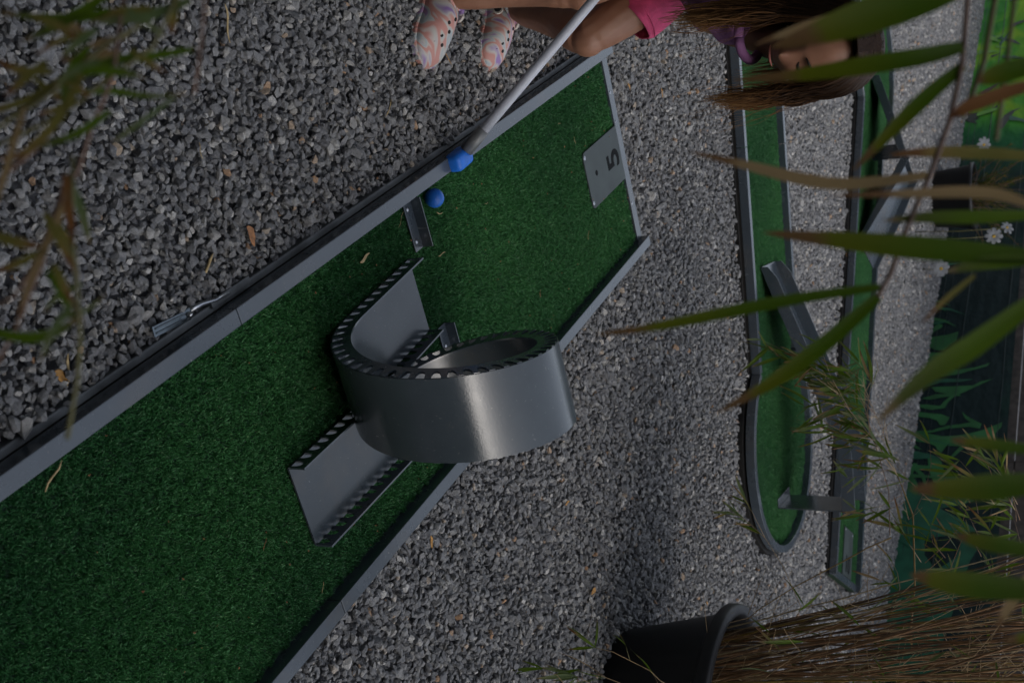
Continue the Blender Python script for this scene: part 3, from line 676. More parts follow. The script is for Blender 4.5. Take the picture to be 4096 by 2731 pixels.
body = head_mesh()
fdR = nrm((0.72, -0.69, 0)); fdL = nrm((0.78, -0.62, 0))
def leg(m, hip, knee, ank, fd):
    mid = knee.lerp(ank, 0.35) - fd*0.012
    limb(m, [hip, hip.lerp(knee, 0.5)+fd*0.006, knee-fd*0.002, mid, knee.lerp(ank, 0.72)-fd*0.004, ank+Vector((0, 0, 0.012)), ank-fd*0.01+Vector((0, 0, -0.03))],
         [0.066, 0.056, 0.043, 0.042, 0.032, 0.027, 0.030])
    limb(m, [ank-fd*0.02+Vector((0, 0, -0.035)), ank+fd*0.05+Vector((0, 0, -0.038)), ank+fd*0.10+Vector((0, 0, -0.05))], [0.026, 0.026, 0.018])
    m.lathe(uv_ball(0.0385, 12), 14, tuple(knee+fd*0.010-PO))
leg(body, hipR, kneeR, ankR, fdR); leg(body, hipL, kneeL, ankL, fdL)
limb(body, [pelv+Vector((0, 0, -0.02)), pelv.lerp(chest, 0.5), chest, neck+(pelv-neck)*0.12], [0.088, 0.084, 0.088, 0.06], 18)
limb(body, [neck+(pelv-neck)*0.1, neck, HC-HU*0.06-HF*0.02], [0.045, 0.036, 0.036])
for sh, el, wr in ((shR, elR, wrR), (shL, elL, wrL)):
    limb(body, [chest.lerp(neck, 0.6), sh, sh.lerp(el, 0.5), el, el.lerp(wr, 0.4), wr], [0.05, 0.044, 0.033, 0.027, 0.026, 0.019])
for wr, base in ((wrR, grip), (wrL, grip+cd*0.055)):          # hands closed round the grip
    ax = cd; s = (wr-base); s = nrm(s - ax*s.dot(ax)); t = ax.cross(s)
    limb(body, [wr, base+s*0.026+ax*0.0, base+s*0.023+ax*0.012], [0.018, 0.020, 0.016])
    for f in range(4):
        o = base + ax*(-0.020+0.0135*f); ln = (0.9, 1.0, 1.05, 0.85)[f]
        limb(body, [o+(s*math.cos(a)+t*math.sin(a))*0.0205 for a in (0.2, 0.9*ln, 1.8*ln, 2.8*ln, 3.6*ln)], [0.0075, 0.0075, 0.007, 0.0065, 0.0055], 8, 3)
    o = base+ax*0.030
    limb(body, [o+(s*math.cos(a)+t*math.sin(a))*0.0205+ax*k for a, k in ((-0.2, 0), (-1.1, 0.006), (-1.9, 0.010), (-2.6, 0.010))], [0.009, 0.0085, 0.008, 0.006], 8, 3)
bo = body.build('body', M_SKIN, person, smooth=True)
rm = bo.modifiers.new('remesh', 'REMESH'); rm.mode = 'VOXEL'; rm.voxel_size = 0.0036; rm.use_smooth_shade = True
sm = bo.modifiers.new('smooth', 'SMOOTH'); sm.factor = 0.5; sm.iterations = 4
M_LASH = simple('dark_lash', (0.012, 0.007, 0.005), 0.7)
for s in (-1, 1):                              # lowered lids with dark lashes, and brows
    q = [HM @ Vector((s*(0.016+0.028*t), 0.0845-0.016*t*t-0.004, -0.001-0.005*math.sin(PI*t))) - PO for t in (0, .25, .5, .75, 1)]
    MB().tube(q, [0.0012, 0.0026, 0.003, 0.0028, 0.001], 6).build('eyelash', M_LASH, person, smooth=True)
    q = [HM @ Vector((s*(0.012+0.034*t), 0.0865-0.020*t*t, 0.019+0.004*math.sin(PI*t))) - PO for t in (0, .25, .5, .75, 1)]
    MB().tube(q, [0.001, 0.0022, 0.0024, 0.0018, 0.0006], 6).build('eyebrow', M_LASH, person, smooth=True)
q = [HM @ Vector((0.019*t, 0.089-0.006*t*t+0.003, -0.057)) - PO for t in (-1, -.5, 0, .5, 1)]
MB().tube(q, [0.0008, 0.0022, 0.0026, 0.0022, 0.0008], 6).build('lips', simple('lip_skin', (0.32, 0.10, 0.08), 0.45), person, smooth=True)
# clothes
def cloth(name, pts, rad, mat, fold=0.006, n=30, ends=True, sub=8, seed=0):
    r = random.Random(seed); pts = [Vector(p) for p in pts]; out = []; rr = []
    for i in range(len(pts)-1):
        for k in range(sub):
            t = k/sub; out.append(pts[i].lerp(pts[i+1], t)); rr.append(rad[i]*(1-t)+rad[i+1]*t)
    out.append(pts[-1]); rr.append(rad[-1])
    m = MB(); m.tube([o-PO for o in out], rr, n, caps=False)
    ph = [r.uniform(0, 6.28) for _ in range(6)]
    for idx in range(len(m.v)):
        i, j = divmod(idx, n); a = 2*PI*j/n; c = out[i]-PO; v = Vector(m.v[idx]); d = (v-c)
        k = 1 + (fold/rr[i])*(math.sin(3*a+ph[0]+i*0.35)*0.6 + math.sin(5*a+ph[1]-i*0.22)*0.5)
        m.v[idx] = tuple(c+d*k)
    o = m.build(name, mat, person, smooth=True, solid=0.003, fix=False)
    return o
hemL = P(2520, 78, 2.435); hemR = hipR.lerp(kneeR, 0.55)
dL = (hipL-kneeL).normalized()
sl_ = cloth('shorts', [hemL, hemL+(hipL-hemL)*0.06, hipL.lerp(hemL, 0.4), hipL+Vector((0, 0, 0.02)), pelv+Vector((0, 0, 0.03)), pelv.lerp(chest, .25)], [0.0575, 0.058, 0.066, 0.080, 0.098, 0.093], M_PINK, 0.004, seed=3)
cloth('shorts_leg', [hemR, hipR.lerp(hemR, 0.4), hipR+Vector((0, 0, 0.02)), pelv+Vector((0, 0, 0.01))], [0.064, 0.072, 0.078, 0.09], M_PINK, 0.004, seed=5)
ht = dL.cross(Vector((0.3, 0.1, 0.9))).normalized(); hb = dL.cross(ht)
MB().tube([hemL+dL*0.022+(ht*math.cos(a)+hb*math.sin(a))*0.0605-PO for a in np.linspace(0, 2*PI, 25)], 0.0014, 6).build('hem_seam', M_PINK, person, smooth=True)
cloth('shirt', [pelv.lerp(chest, -0.05), pelv.lerp(chest, 0.5), chest, neck+(pelv-neck)*0.22, neck+(pelv-neck)*0.02], [0.098, 0.090, 0.088, 0.070, 0.052], M_LILAC, 0.004, seed=8)
for sh, el in ((shR, elR), (shL, elL)):
    cloth('sleeve', [chest.lerp(neck, 0.6), sh, sh.lerp(el, 0.62)], [0.062, 0.054, 0.048], M_LILAC, 0.003, seed=9)
cp = P(3000, 148, 2.215)
MB().tube([cp+(HF*math.cos(a)*0.042+HX*math.sin(a)*0.044)+HU*0.004*math.cos(a)-PO for a in np.linspace(0, 2*PI, 25)], 0.0095, 12).build('collar', M_LILAC, person, smooth=True)
# hair
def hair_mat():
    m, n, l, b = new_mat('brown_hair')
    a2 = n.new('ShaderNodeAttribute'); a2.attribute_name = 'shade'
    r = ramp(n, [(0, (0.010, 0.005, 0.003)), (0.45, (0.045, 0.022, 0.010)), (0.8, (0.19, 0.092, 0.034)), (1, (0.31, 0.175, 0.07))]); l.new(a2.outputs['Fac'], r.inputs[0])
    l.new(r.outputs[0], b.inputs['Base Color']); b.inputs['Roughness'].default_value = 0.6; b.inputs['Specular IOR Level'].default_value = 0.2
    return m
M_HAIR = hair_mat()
hm = MB(); hs = []
rh = random.Random(11)
nu, nv = 40, 22; vs = []; vsh = []
for j in range(nv+1):                          # scalp cap, open over the face
    for i in range(nu):
        th = 2*PI*i/nu; ph = PI/2 - (PI*0.60)*j/nv*(1.0 if math.cos(th) < 0.25 else 0.30)
        d = Vector((math.cos(ph)*math.sin(th), math.cos(ph)*math.cos(th), math.sin(ph)))
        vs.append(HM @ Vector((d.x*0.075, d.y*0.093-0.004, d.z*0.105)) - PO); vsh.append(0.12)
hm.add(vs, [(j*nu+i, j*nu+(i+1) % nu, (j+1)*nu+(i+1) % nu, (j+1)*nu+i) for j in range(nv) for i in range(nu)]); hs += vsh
down = Vector((0, 0, -1))
def strand(th0, ln, w, fl, base_sh):
    d = Vector((math.sin(th0), math.cos(th0), 0)); part = HM @ Vector((rh.uniform(-.012, .012), rh.uniform(-0.02, 0.062), 0.108))
    p0 = part; p1 = HM @ Vector((d.x*0.060, d.y*0.072, 0.086)); p2 = HM @ Vector((d.x*0.083+rh.uniform(-.004, .006)*d.x, d.y*0.098, 0.035)); ro = rh.uniform(0.98, 1.22) if d.x > -0.3 else rh.uniform(0.94, 1.04); p3 = HM @ Vector((d.x*0.088*ro, d.y*0.102*ro-0.006, -0.02))
    pts = [p0, p1, p2, p3]; cur = p3; dirv = (p3-p2).normalized(); n_ = 9; ph = rh.uniform(0, 6.28); wv = HX*rh.uniform(-1, 1)+HF*rh.uniform(-1, 1)
    for k in range(n_):
        dirv = (dirv*0.50 + down*0.50 + fl*0.22*(1-k/n_) + wv*0.30*math.sin(k*1.5+ph)).normalized(); cur = cur+dirv*(ln/n_); pts.append(cur)
    sm_ = []
    for i in range(len(pts)-1):
        q0 = pts[max(0, i-1)]; q1 = pts[i]; q2 = pts[i+1]; q3 = pts[min(len(pts)-1, i+2)]
        for k in range(2):
            t = k/2; sm_.append(0.5*((2*q1)+(q2-q0)*t+(2*q0-5*q1+4*q2-q3)*t*t+(3*q1-q0-3*q2+q3)*t**3))
    sm_.append(pts[-1]); k = len(sm_)
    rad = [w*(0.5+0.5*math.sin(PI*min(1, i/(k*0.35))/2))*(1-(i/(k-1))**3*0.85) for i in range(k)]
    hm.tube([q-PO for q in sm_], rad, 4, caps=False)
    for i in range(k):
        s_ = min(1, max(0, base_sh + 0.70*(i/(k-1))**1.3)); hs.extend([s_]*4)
for i in range(2800):
    side = rh.random()
    if side < 0.56: th = rh.uniform(0.70, 2.7); ln = rh.uniform(0.14, 0.255); fl = r_*rh.uniform(-0.45, 0.10)+c_*0.42      # near side curtain
    elif side < 0.80: th = rh.uniform(-2.3, -0.80); ln = rh.uniform(0.09, 0.20); fl = r_*-0.12+c_*0.15  # far side curtain
    else: th = rh.uniform(2.2, 4.2); ln = rh.uniform(0.12, 0.23); fl = r_*-0.05
    strand(th, ln, rh.uniform(0.0006, 0.0016), fl, rh.uniform(0.02, 0.42))
for i in range(70):                            # loose flyaway hairs
    strand(rh.choice([rh.uniform(0.6, 2.4), rh.uniform(-2.2, -0.5)]), rh.uniform(0.16, 0.27), 0.0004, r_*rh.uniform(-0.3, 1.2)+c_*rh.uniform(-.5, .5), 0.45)
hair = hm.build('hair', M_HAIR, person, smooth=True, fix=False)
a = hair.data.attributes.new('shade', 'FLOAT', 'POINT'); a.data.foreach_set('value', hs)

# clogs
def clog_mat():
    m, n, l, b = new_mat('marbled_foam')
    tc = n.new('ShaderNodeTexCoord'); no = n.new('ShaderNodeTexNoise'); no.inputs['Scale'].default_value = 6.0; no.inputs['Detail'].default_value = 2.5; no.inputs['Distortion'].default_value = 1.3
    mp = n.new('ShaderNodeMapping'); mp.inputs['Scale'].default_value = (1, 2.3, 1.6); l.new(tc.outputs['Object'], mp.inputs[0]); l.new(mp.outputs[0], no.inputs['Vector'])
    r = ramp(n, [(0.0, (0.26, 0.15, 0.36)), (0.38, (0.30, 0.19, 0.42)), (0.425, (0.52, 0.50, 0.46)), (0.455, (0.54, 0.25, 0.21)), (0.490, (0.54, 0.28, 0.24)), (0.505, (0.52, 0.50, 0.45)), (0.530, (0.36, 0.43, 0.47)), (0.55, (0.50, 0.48, 0.44)), (0.575, (0.31, 0.20, 0.42)), (0.64, (0.60, 0.30, 0.27)), (0.70, (0.60, 0.58, 0.53))])
    l.new(no.outputs['Fac'], r.inputs[0]); l.new(r.outputs[0], b.inputs['Base Color']); b.inputs['Roughness'].default_value = 0.6
    return m
M_CLOG = clog_mat()
def clog(ank, fd, cs, heel_off=0.045):
    heel_off *= cs
    fr = Vector((fd.y, -fd.x, 0))
    M = Matrix((fd, -fr, Vector((0, 0, 1)))).transposed().to_4x4(); M.translation = ank - fd*heel_off; M.translation.z = GZ+0.006
    L = 0.178*cs
    hw = lambda t: cs*np.interp(t, [0, .06, .25, .45, .68, .82, .93, 1], [.012, .026, .031, .032, .041, .040, .028, .006])
    hh = lambda t: cs**0.6*np.interp(t, [0, .05, .22, .34, .46, .60, .78, .92, 1], [.020, .046, .052, .064, .068, .060, .045, .030, .016])
    root = None; m = MB(); ns, nc = 30, 20; vs = []
    for i in range(ns+1):
        t = i/ns; w = float(hw(t)); h = float(hh(t))
        for j in range(nc):
            a = 2*PI*j/nc; ca, sa = math.cos(a), math.sin(a)
            x = w*math.copysign(abs(ca)**0.72, ca); z = (h-0.016)*(abs(sa)**0.8) if sa > 0 else -0.002
            vs.append(M @ Vector((L*t, x*(1-0.22*max(0, sa)), 0.016+z)) - PO)
    m.add(vs, [(i*nc+j, i*nc+(j+1) % nc, (i+1)*nc+(j+1) % nc, (i+1)*nc+j) for i in range(ns) for j in range(nc)] + [tuple(range(nc))[::-1], tuple(ns*nc+j for j in range(nc))])
    c = m.build('clog', M_CLOG, person, smooth=True)
    poly = [(L*(t*1.02-0.01), s*float(hw(t))*1.06) for s, tt in ((1, np.linspace(0, 1, 22)), (-1, np.linspace(1, 0, 22))) for t in tt]
    s = MB(); s.prism(poly, 0.0, 0.017, Matrix.Translation(-PO) @ M); so_ = s.build('sole', M_CLOG, c, bevel=0.004)
    for k in range(30):                        # ribs moulded round the toe edge
        t = 0.45+0.53*(k % 15)/14; sd = 1 if k < 15 else -1
        q = M @ Vector((L*t, sd*float(hw(t))*1.055, 0.009)) - PO
        s2 = MB().tube([q+Vector((0, 0, -0.006)), q+Vector((0, 0, 0.008))], 0.0009, 5)
        if k == 0: rb = s2
        else: rb.add(s2.v, s2.f)
    rb.build('sole_ribs', M_CLOG, c, smooth=True)['kind'] = 'stuff'
    for (t, x) in ((.50, -.016), (.50, 0.004), (.57, -.008), (.57, .014), (.64, -.02), (.64, .002), (.71, -.010), (.71, .016), (.78, .002), (.78, -.019), (.62, .024)):
        w = float(hw(t)); h = float(hh(t)); ca = x*cs/w/0.82; z = 0.016+(h-0.016)*max(0, 1-abs(ca)**2.2)**0.5
        q = M @ Vector((L*t, x*cs, z)) - PO; nn = (M.to_3x3() @ Vector((0.25, ca*0.9, 1))).normalized()
        MB().tube([q-nn*0.004, q+nn*0.0006], 0.0042, 12).build('vent_hole', M_GAP, c)
    st = []
    for k in range(13):                        # heel strap resting on the instep side
        a = PI*k/12; st.append(M @ Vector((L*(0.34-0.30*math.sin(a)), 0.037*cs*math.cos(a), (0.052+0.006*math.sin(a))*cs**0.6)) - PO)
    MB().tube(st, 0.0055, 8).build('strap', M_CLOG, c, smooth=True)
    for sd in (-1, 1):
        q = M @ Vector((L*0.345, sd*0.0365*cs, 0.048*cs**0.6)) - PO; d = M.to_3x3() @ Vector((0, sd, 0.25))
        rv = MB().tube([q, q+d*0.005], 0.0115, 16).build('rivet_ring', M_CREAM, c)
        MB().tube([q+d*0.004, q+d*0.0072], 0.0085, 16).build('rivet', M_RUBBER, rv)
    # dark opening round the ankle
    q = [M @ Vector((L*(0.20+0.17*math.cos(a)), 0.027*cs*math.sin(a), (0.0525+0.014*math.cos(a)*0.8)*cs**0.6)) - PO for a in np.linspace(0, 2*PI, 21)]
    MB().tube(q, 0.0042, 8, caps=False).build('collar_rim', M_CLOG, c, smooth=True)
    return c
clog(ankR, fdR, 1.16); clog(ankL, fdL, 1.06)

# ------------------------------------------------------------------ leaf builder
def leaf_mesh(pts, w, mat, normal=None, fold=0.25, name='leaf', shape=(0.0, 0.55, 0.9, 1.0, 0.95, 0.75, 0.45, 0.0)):
    """pts from base to tip; a folded blade with two halves"""
    pts = [Vector(p) for p in pts]; k = 15; L = len(pts); out = []
    for i in range(k):
        t = i/(k-1)*(L-1); a = min(int(t), L-2); f = t-a
        q0 = pts[max(0, a-1)]; q1 = pts[a]; q2 = pts[a+1]; q3 = pts[min(L-1, a+2)]
        out.append(0.5*((2*q1)+(q2-q0)*f+(2*q0-5*q1+4*q2-q3)*f*f+(3*q1-q0-3*q2+q3)*f**3))
    nv = normal if normal is not None else Vector((0, 0, 1)); vs = []; uv = []
    for i, p in enumerate(out):
        t = (out[min(i+1, k-1)]-out[max(i-1, 0)]).normalized(); s = t.cross(nv); s = s.normalized() if s.length > 1e-4 else Vector((1, 0, 0)); nn = s.cross(t)
        ww = w*float(np.interp(i/(k-1), np.linspace(0, 1, len(shape)), shape))/2 + 0.0002
        for x, z in ((-1, fold), (-0.5, fold*0.35), (0, 0), (0.5, fold*0.35), (1, fold)):
            vs.append(p+s*ww*x+nn*ww*z); uv.append((i/(k-1), x*0.5+0.5))
    fs = [(i*5+j, i*5+j+1, (i+1)*5+j+1, (i+1)*5+j) for i in range(k-1) for j in range(4)]
    me = me_from(vs, fs, name, True); ul = me.uv_layers.new(name='UVMap')
    for lp in me.loops: ul.data[lp.index].uv = uv[lp.vertex_index]
    me.materials.append(mat); return me
def obj_leaf(me, parent, M=None, name='leaf'):
    o = bpy.data.objects.new(name, me); COL.objects.link(o)
    if parent is not None: o.parent = parent
    if M is not None: o.matrix_local = M
    return o

# ------------------------------------------------------------------ planter with bamboo on the right
PX, PY = 1.684, -0.683
pot = thing('plant_pot', 'big black plastic planter with thick rolled rim, holding the bamboo', 'plant pot', (PX, PY, GZ))
MB().lathe([(0.0001, 0.004), (0.165, 0.0), (0.181, 0.004), (0.188, 0.012), (0.262, 0.30), (0.266, 0.305), (0.285, 0.306), (0.2895, 0.312), (0.2895, 0.338), (0.284, 0.346), (0.266, 0.347), (0.258, 0.342), (0.252, 0.325), (0.22, 0.20)], 72).build('pot_body', M_POT, pot, smooth=True)
MB().lathe([(0.0001, 0.245), (0.12, 0.25), (0.235, 0.243)], 40).build('soil', M_SOIL, pot, smooth=True)
bam = thing('bamboo_plant', 'tall thin brown bamboo canes growing from the big black planter', 'bamboo', (PX, PY, 0.18))
BO = Vector((PX, PY, 0.18))
rb_ = random.Random(5)
LEANDIR = (-r_*0.20 + Vector((0, 0, 1))).normalized()
cane_me = []
for v in range(14):
    L = rb_.uniform(0.95, 1.6); pts = []; x = y = 0.0; ax, ay = rb_.uniform(-0.10, 0.10), rb_.uniform(-0.10, 0.10); k = 12
    for i in range(k+1):
        t = i/k; pts.append(Vector((ax*t*t*L*0.8+rb_.uniform(-1, 1)*0.0018, ay*t*t*L*0.8+rb_.uniform(-1, 1)*0.0018, L*t)))
    m = MB(); r0 = rb_.uniform(0.0017, 0.0045)
    P2 = []; R2 = []
    for i in range(k):
        P2 += [pts[i], pts[i].lerp(pts[i+1], 0.05), pts[i].lerp(pts[i+1], 0.93)]; tt = r0*(1-0.55*i/k); R2 += [tt*1.28, tt, tt*0.96]
    m.tube(P2, R2, 6)
    me = me_from(m.v, m.f, 'cane', True); me.materials.append((M_CANE[0], M_CANE[1], M_CANE[0], M_CANE[2], M_CANE[3], M_CANE[0], M_CANE[5], M_CANE[1], M_CANE[0], M_CANE[3], M_CANE[4], M_CANE[5], M_CANE[0], M_CANE[3])[v]); cane_me.append(me)
for i in range(185):
    a = rb_.uniform(0, 6.28); rr = 0.20*math.sqrt(rb_.random())
    lean = Euler((rb_.gauss(0, 0.085), rb_.gauss(-0.10, 0.10), rb_.uniform(0, 6.28)))
    d = (LEANDIR + Vector((rr*math.cos(a)*0.30, rr*math.sin(a)*0.30, 0)) + Vector((rb_.gauss(0, 0.085), rb_.gauss(0, 0.085), 0))).normalized()
    q = d.to_track_quat('Z', 'Y') @ Quaternion((0, 0, 1), rb_.uniform(0, 6.28))
    M = Matrix.Translation((rr*math.cos(a), rr*math.sin(a), 0.0)) @ q.to_matrix().to_4x4()
    obj_leaf(rb_.choice(cane_me), bam, M, 'cane')
def polytube(m, pts, r0, r1, n=5):
    k = len(pts); m.tube(pts, [r0+(r1-r0)*i/(k-1) for i in range(k)], n)
# fine dead side twigs among the canes
tw = MB()
for i in range(420):
    a = rb_.uniform(0, 6.28); rr = 0.27*math.sqrt(rb_.random()); z = rb_.uniform(0.03, 1.0)
    p = Vector((rr*math.cos(a), rr*math.sin(a), 0)) + LEANDIR*z
    d = (LEANDIR*rb_.uniform(-0.3, 1.1) + Vector((rb_.gauss(0, 0.6), rb_.gauss(0, 0.6), rb_.gauss(0, 0.3)))).normalized(); ln = rb_.uniform(0.05, 0.20)
    bend = Vector((rb_.gauss(0, 0.15), rb_.gauss(0, 0.15), rb_.gauss(0, 0.1)))*ln
    tw.tube([p, p+d*ln*0.5+bend*0.3, p+d*ln+bend], [0.0011, 0.0009, 0.0005], 3, caps=False)
tw.build('twigs', M_CANE[1], bam, fix=False)['kind'] = 'stuff'
# leafy sprays: twig paths seen in the photograph, at their own depths
LEAFV = []
for v in range(7):
    L = (0.105, 0.09, 0.075, 0.12, 0.06, 0.095, 0.08)[v]; cv = (0.10, 0.2, -0.05, 0.28, 0.1, 0.35, 0.0)[v]
    LEAFV.append([(Vector((0, 0, 0)), Vector((L*0.35, 0, -cv*L*0.06)), Vector((L*0.7, L*0.02, -cv*L*0.25)), Vector((L, L*0.03, -cv*L*0.55))), (0.0105, 0.0085, 0.0075, 0.0095, 0.006, 0.008, 0.009)[v]])
LM = {}
def leaf_variant(v, mat):
    k = (v, mat.name)
    if k not in LM: LM[k] = leaf_mesh(LEAFV[v][0], LEAFV[v][1], mat, fold=0.35 if v % 2 else 0.15)
    return LM[k]
def add_leaf(parent, org, pos, d, mat, scale=1.0, rnd=rb_, jit=0.25):
    d = Vector(d).normalized(); d = (d+Vector((rnd.gauss(0, jit), rnd.gauss(0, jit), rnd.gauss(0, jit)))).normalized()
    q = d.to_track_quat('X', 'Z') @ Quaternion((1, 0, 0), rnd.gauss(0, 0.8))
    M = Matrix.Translation(Vector(pos)-org) @ q.to_matrix().to_4x4() @ Matrix.Scale(scale, 4)
    return obj_leaf(leaf_variant(rnd.randrange(7), mat), parent, M)
def pick_mat(rnd):
    x = rnd.random()
    return M_LEAF if x < 0.60 else M_LEAFL if x < 0.74 else M_LEAFD if x < 0.84 else M_LEAFY if x < 0.90 else M_LEAFB
IMG = lambda dx, dy: u_*dx + r_*dy           # a direction seen in the picture (dx along its width, dy down it)
def spray(path, depth, nodes, leafdir, r0=0.0013, mat=None, n_leaf=(2, 4), scale=1.0, spread=0.42, bare=False):
    pts = [P(x, y, depth+(dd if len(p_) > 2 else 0)) for p_ in path for (x, y, dd) in [(p_[0], p_[1], p_[2] if len(p_) > 2 else 0)]]
    m = MB(); polytube(m, [q-BO for q in pts], r0, r0*0.45, 5)
    m.build('twig', mat or rb_.choice(M_CANE[:3]), bam, smooth=True)
    if bare: return
    for t in nodes:
        f = t*(len(pts)-1); a = min(int(f), len(pts)-2); q = pts[a].lerp(pts[a+1], f-a)
        for k in range(rb_.randint(*n_leaf)):
            add_leaf(bam, BO, q, IMG(leafdir[0]+rb_.gauss(0, spread), leafdir[1]+rb_.gauss(0, spread))+c_*rb_.gauss(0, 0.25), pick_mat(rb_), scale*rb_.uniform(0.75, 1.2), jit=0.12)
spray([(3640, 2560), (3660, 2330), (3652, 2060), (3590, 1900), (3520, 1790)], 3.20, [], (0, 0), 0.0030, M_CANE[2], bare=True)
spray([(3590, 1900), (3480, 1740), (3380, 1620), (3320, 1520), (3240, 1420)], 3.15, [.18, .30, .4, .5, .58, .66, .74, .82, .9, .97], (-0.8, -0.25), 0.0014, M_CANE[1], (3, 5))
spray([(3560, 2140), (3555, 1960), (3490, 1740), (3450, 1600), (3400, 1480)], 3.18, [.35, .5, .6, .7, .8, .9, 1.0], (-0.9, -0.1), 0.0014, M_CANE[0], (3, 5))
spray([(3500, 1760), (3400, 1740), (3320, 1700), (3260, 1660)], 3.12, [.3, .5, .7, .85, 1.0], (-1, 0.05), 0.0011, M_CANE[1], (2, 3))
spray([(3480, 1740), (3470, 1640), (3480, 1560), (3490, 1530)], 3.10, [.7, .95, 1.0], (-0.2, -1), 0.0010, M_CANE[0], (2, 3), 1.05)
spray([(3652, 2060), (3700, 1960), (3725, 1860), (3718, 1765)], 3.2, [1.0, 0.97], (-0.55, -0.75), 0.0011, M_CANE[3], (2, 3), 1.0)
spray([(3590, 1900), (3530, 1840), (3450, 1850), (3390, 1870)], 3.22, [.35, .6, .8, 1.0], (-0.9, 0.15), 0.0010, M_CANE[1], (2, 2), 0.8)
spray([(3565, 2150), (3470, 2190), (3380, 2240), (3180, 2345), (3030, 2440), (2985, 2480)], 3.05, [], (0, 0), 0.0022, M_CANE[2], bare=True)
spray([(3210, 2440), (3130, 2260), (3060, 2150), (2985, 2080), (2925, 2045)], 3.05, [.55, .68, .78, .88, 1.0], (-0.75, -0.35), 0.0011, M_CANE[1], (2, 3), 0.85)
spray([(3060, 2150), (3010, 2050), (2985, 2010)], 3.05, [.6, 1.0], (-0.6, -0.6), 0.0009, M_CANE[1], (2, 2), 0.85)
spray([(3880, 2010), (3850, 1930), (3842, 1880)], 3.3, [.4, .8, 1.0], (-0.8, -0.45), 0.0010, M_CANE[0], (3, 4), 1.05)
spray([(3990, 1960), (3960, 1880), (3930, 1810)], 3.3, [.5, .8, 1.0], (-0.6, -0.6), 0.0010, M_CANE[0], (3, 4), 1.0)
spray([(4080, 2080), (4050, 1990), (4010, 1900), (3990, 1850)], 3.35, [.4, .6, .8, 1.0], (-0.5, -0.5), 0.0010, M_CANE[0], (3, 4), 1.0)
spray([(4090, 2200), (4060, 2090), (4030, 2020)], 3.3, [.3, .6, .9, 1.0], (-0.8, -0.2), 0.0010, M_CANE[3], (3, 4), 1.0)
spray([(3990, 2170), (3970, 2140), (3960, 2120)], 3.25, [.6, 1.0], (-0.6, -0.5), 0.0010, M_CANE[3], (2, 3), 1.0)
spray([(3700, 2250), (3790, 2170), (3850, 2090), (3870, 2020)], 3.2, [.2, .4, .95], (-0.8, -0.45), 0.0010, M_CANE[0], (2, 3), 0.9)
spray([(3780, 2330), (3830, 2200), (3860, 2130)], 3.2, [.2, .5, .8, 1.0], (-0.7, -0.6), 0.0010, M_CANE[0], (2, 3), 1.0)
spray([(3560, 2470), (3600, 2350), (3590, 2290), (3560, 2230)], 3.2, [.3, .6, .9], (-0.6, -0.6), 0.0010, M_CANE[1], (1, 3), 0.8)
spray([(3300, 2560), (3420, 2440), (3520, 2330), (3570, 2240)], 3.1, [.2, .7], (-0.6, -0.6), 0.0011, M_CANE[1], (1, 2), 0.8)
spray([(3760, 2600), (3740, 2480), (3690, 2390)], 3.15, [.6, .9], (-0.8, -0.3), 0.0010, M_CANE[0], (2, 3), 0.9)
def on_path(path, t):
    f = t*(len(path)-1); a = min(int(f), len(path)-2); g_ = f-a
    return (path[a][0]*(1-g_)+path[a+1][0]*g_, path[a][1]*(1-g_)+path[a+1][1]*g_)
PA = [(3590, 1900), (3480, 1740), (3380, 1620), (3320, 1520), (3240, 1420)]; PB = [(3640, 2100), (3600, 1950), (3560, 1800), (3500, 1650), (3440, 1500)]
for i in range(26):
    a = on_path(PA if i % 2 else PB, rb_.uniform(0.15, 0.95)); b = (a[0]+rb_.gauss(-115, 60), a[1]+rb_.gauss(-40, 65)); mid = ((a[0]+b[0])/2+rb_.gauss(0, 12), (a[1]+b[1])/2+rb_.gauss(0, 12))
    spray([a, mid, b], rb_.uniform(3.08, 3.28), [.55, .8, 1.0], (-0.85, -0.15), 0.0008, M_CANE[rb_.choice((0, 1, 1, 5))], (1, 2), rb_.uniform(0.8, 1.15), 0.5)
for i in range(22):
    a = on_path(PB, rb_.uniform(0, 0.9)); b = (a[0]+rb_.gauss(-30, 70), a[1]+rb_.gauss(-110, 50))
    spray([a, ((a[0]+b[0])/2+rb_.gauss(0, 14), (a[1]+b[1])/2), b], rb_.uniform(3.1, 3.3), [], (0, 0), 0.0007, M_CANE[rb_.choice((0, 1, 1, 5))], bare=True)
for i in range(14):
    a = (rb_.uniform(3680, 4080), rb_.uniform(1980, 2420)); b = (a[0]+rb_.gauss(-60, 50), a[1]+rb_.gauss(-110, 40))
    spray([a, ((a[0]+b[0])/2+rb_.gauss(0, 14), (a[1]+b[1])/2), b], rb_.uniform(3.1, 3.3), [.5, .85, 1.0], (-0.6, -0.5), 0.0009, M_CANE[rb_.choice((0, 1, 3))], (1, 3), rb_.uniform(0.8, 1.1), 0.5)
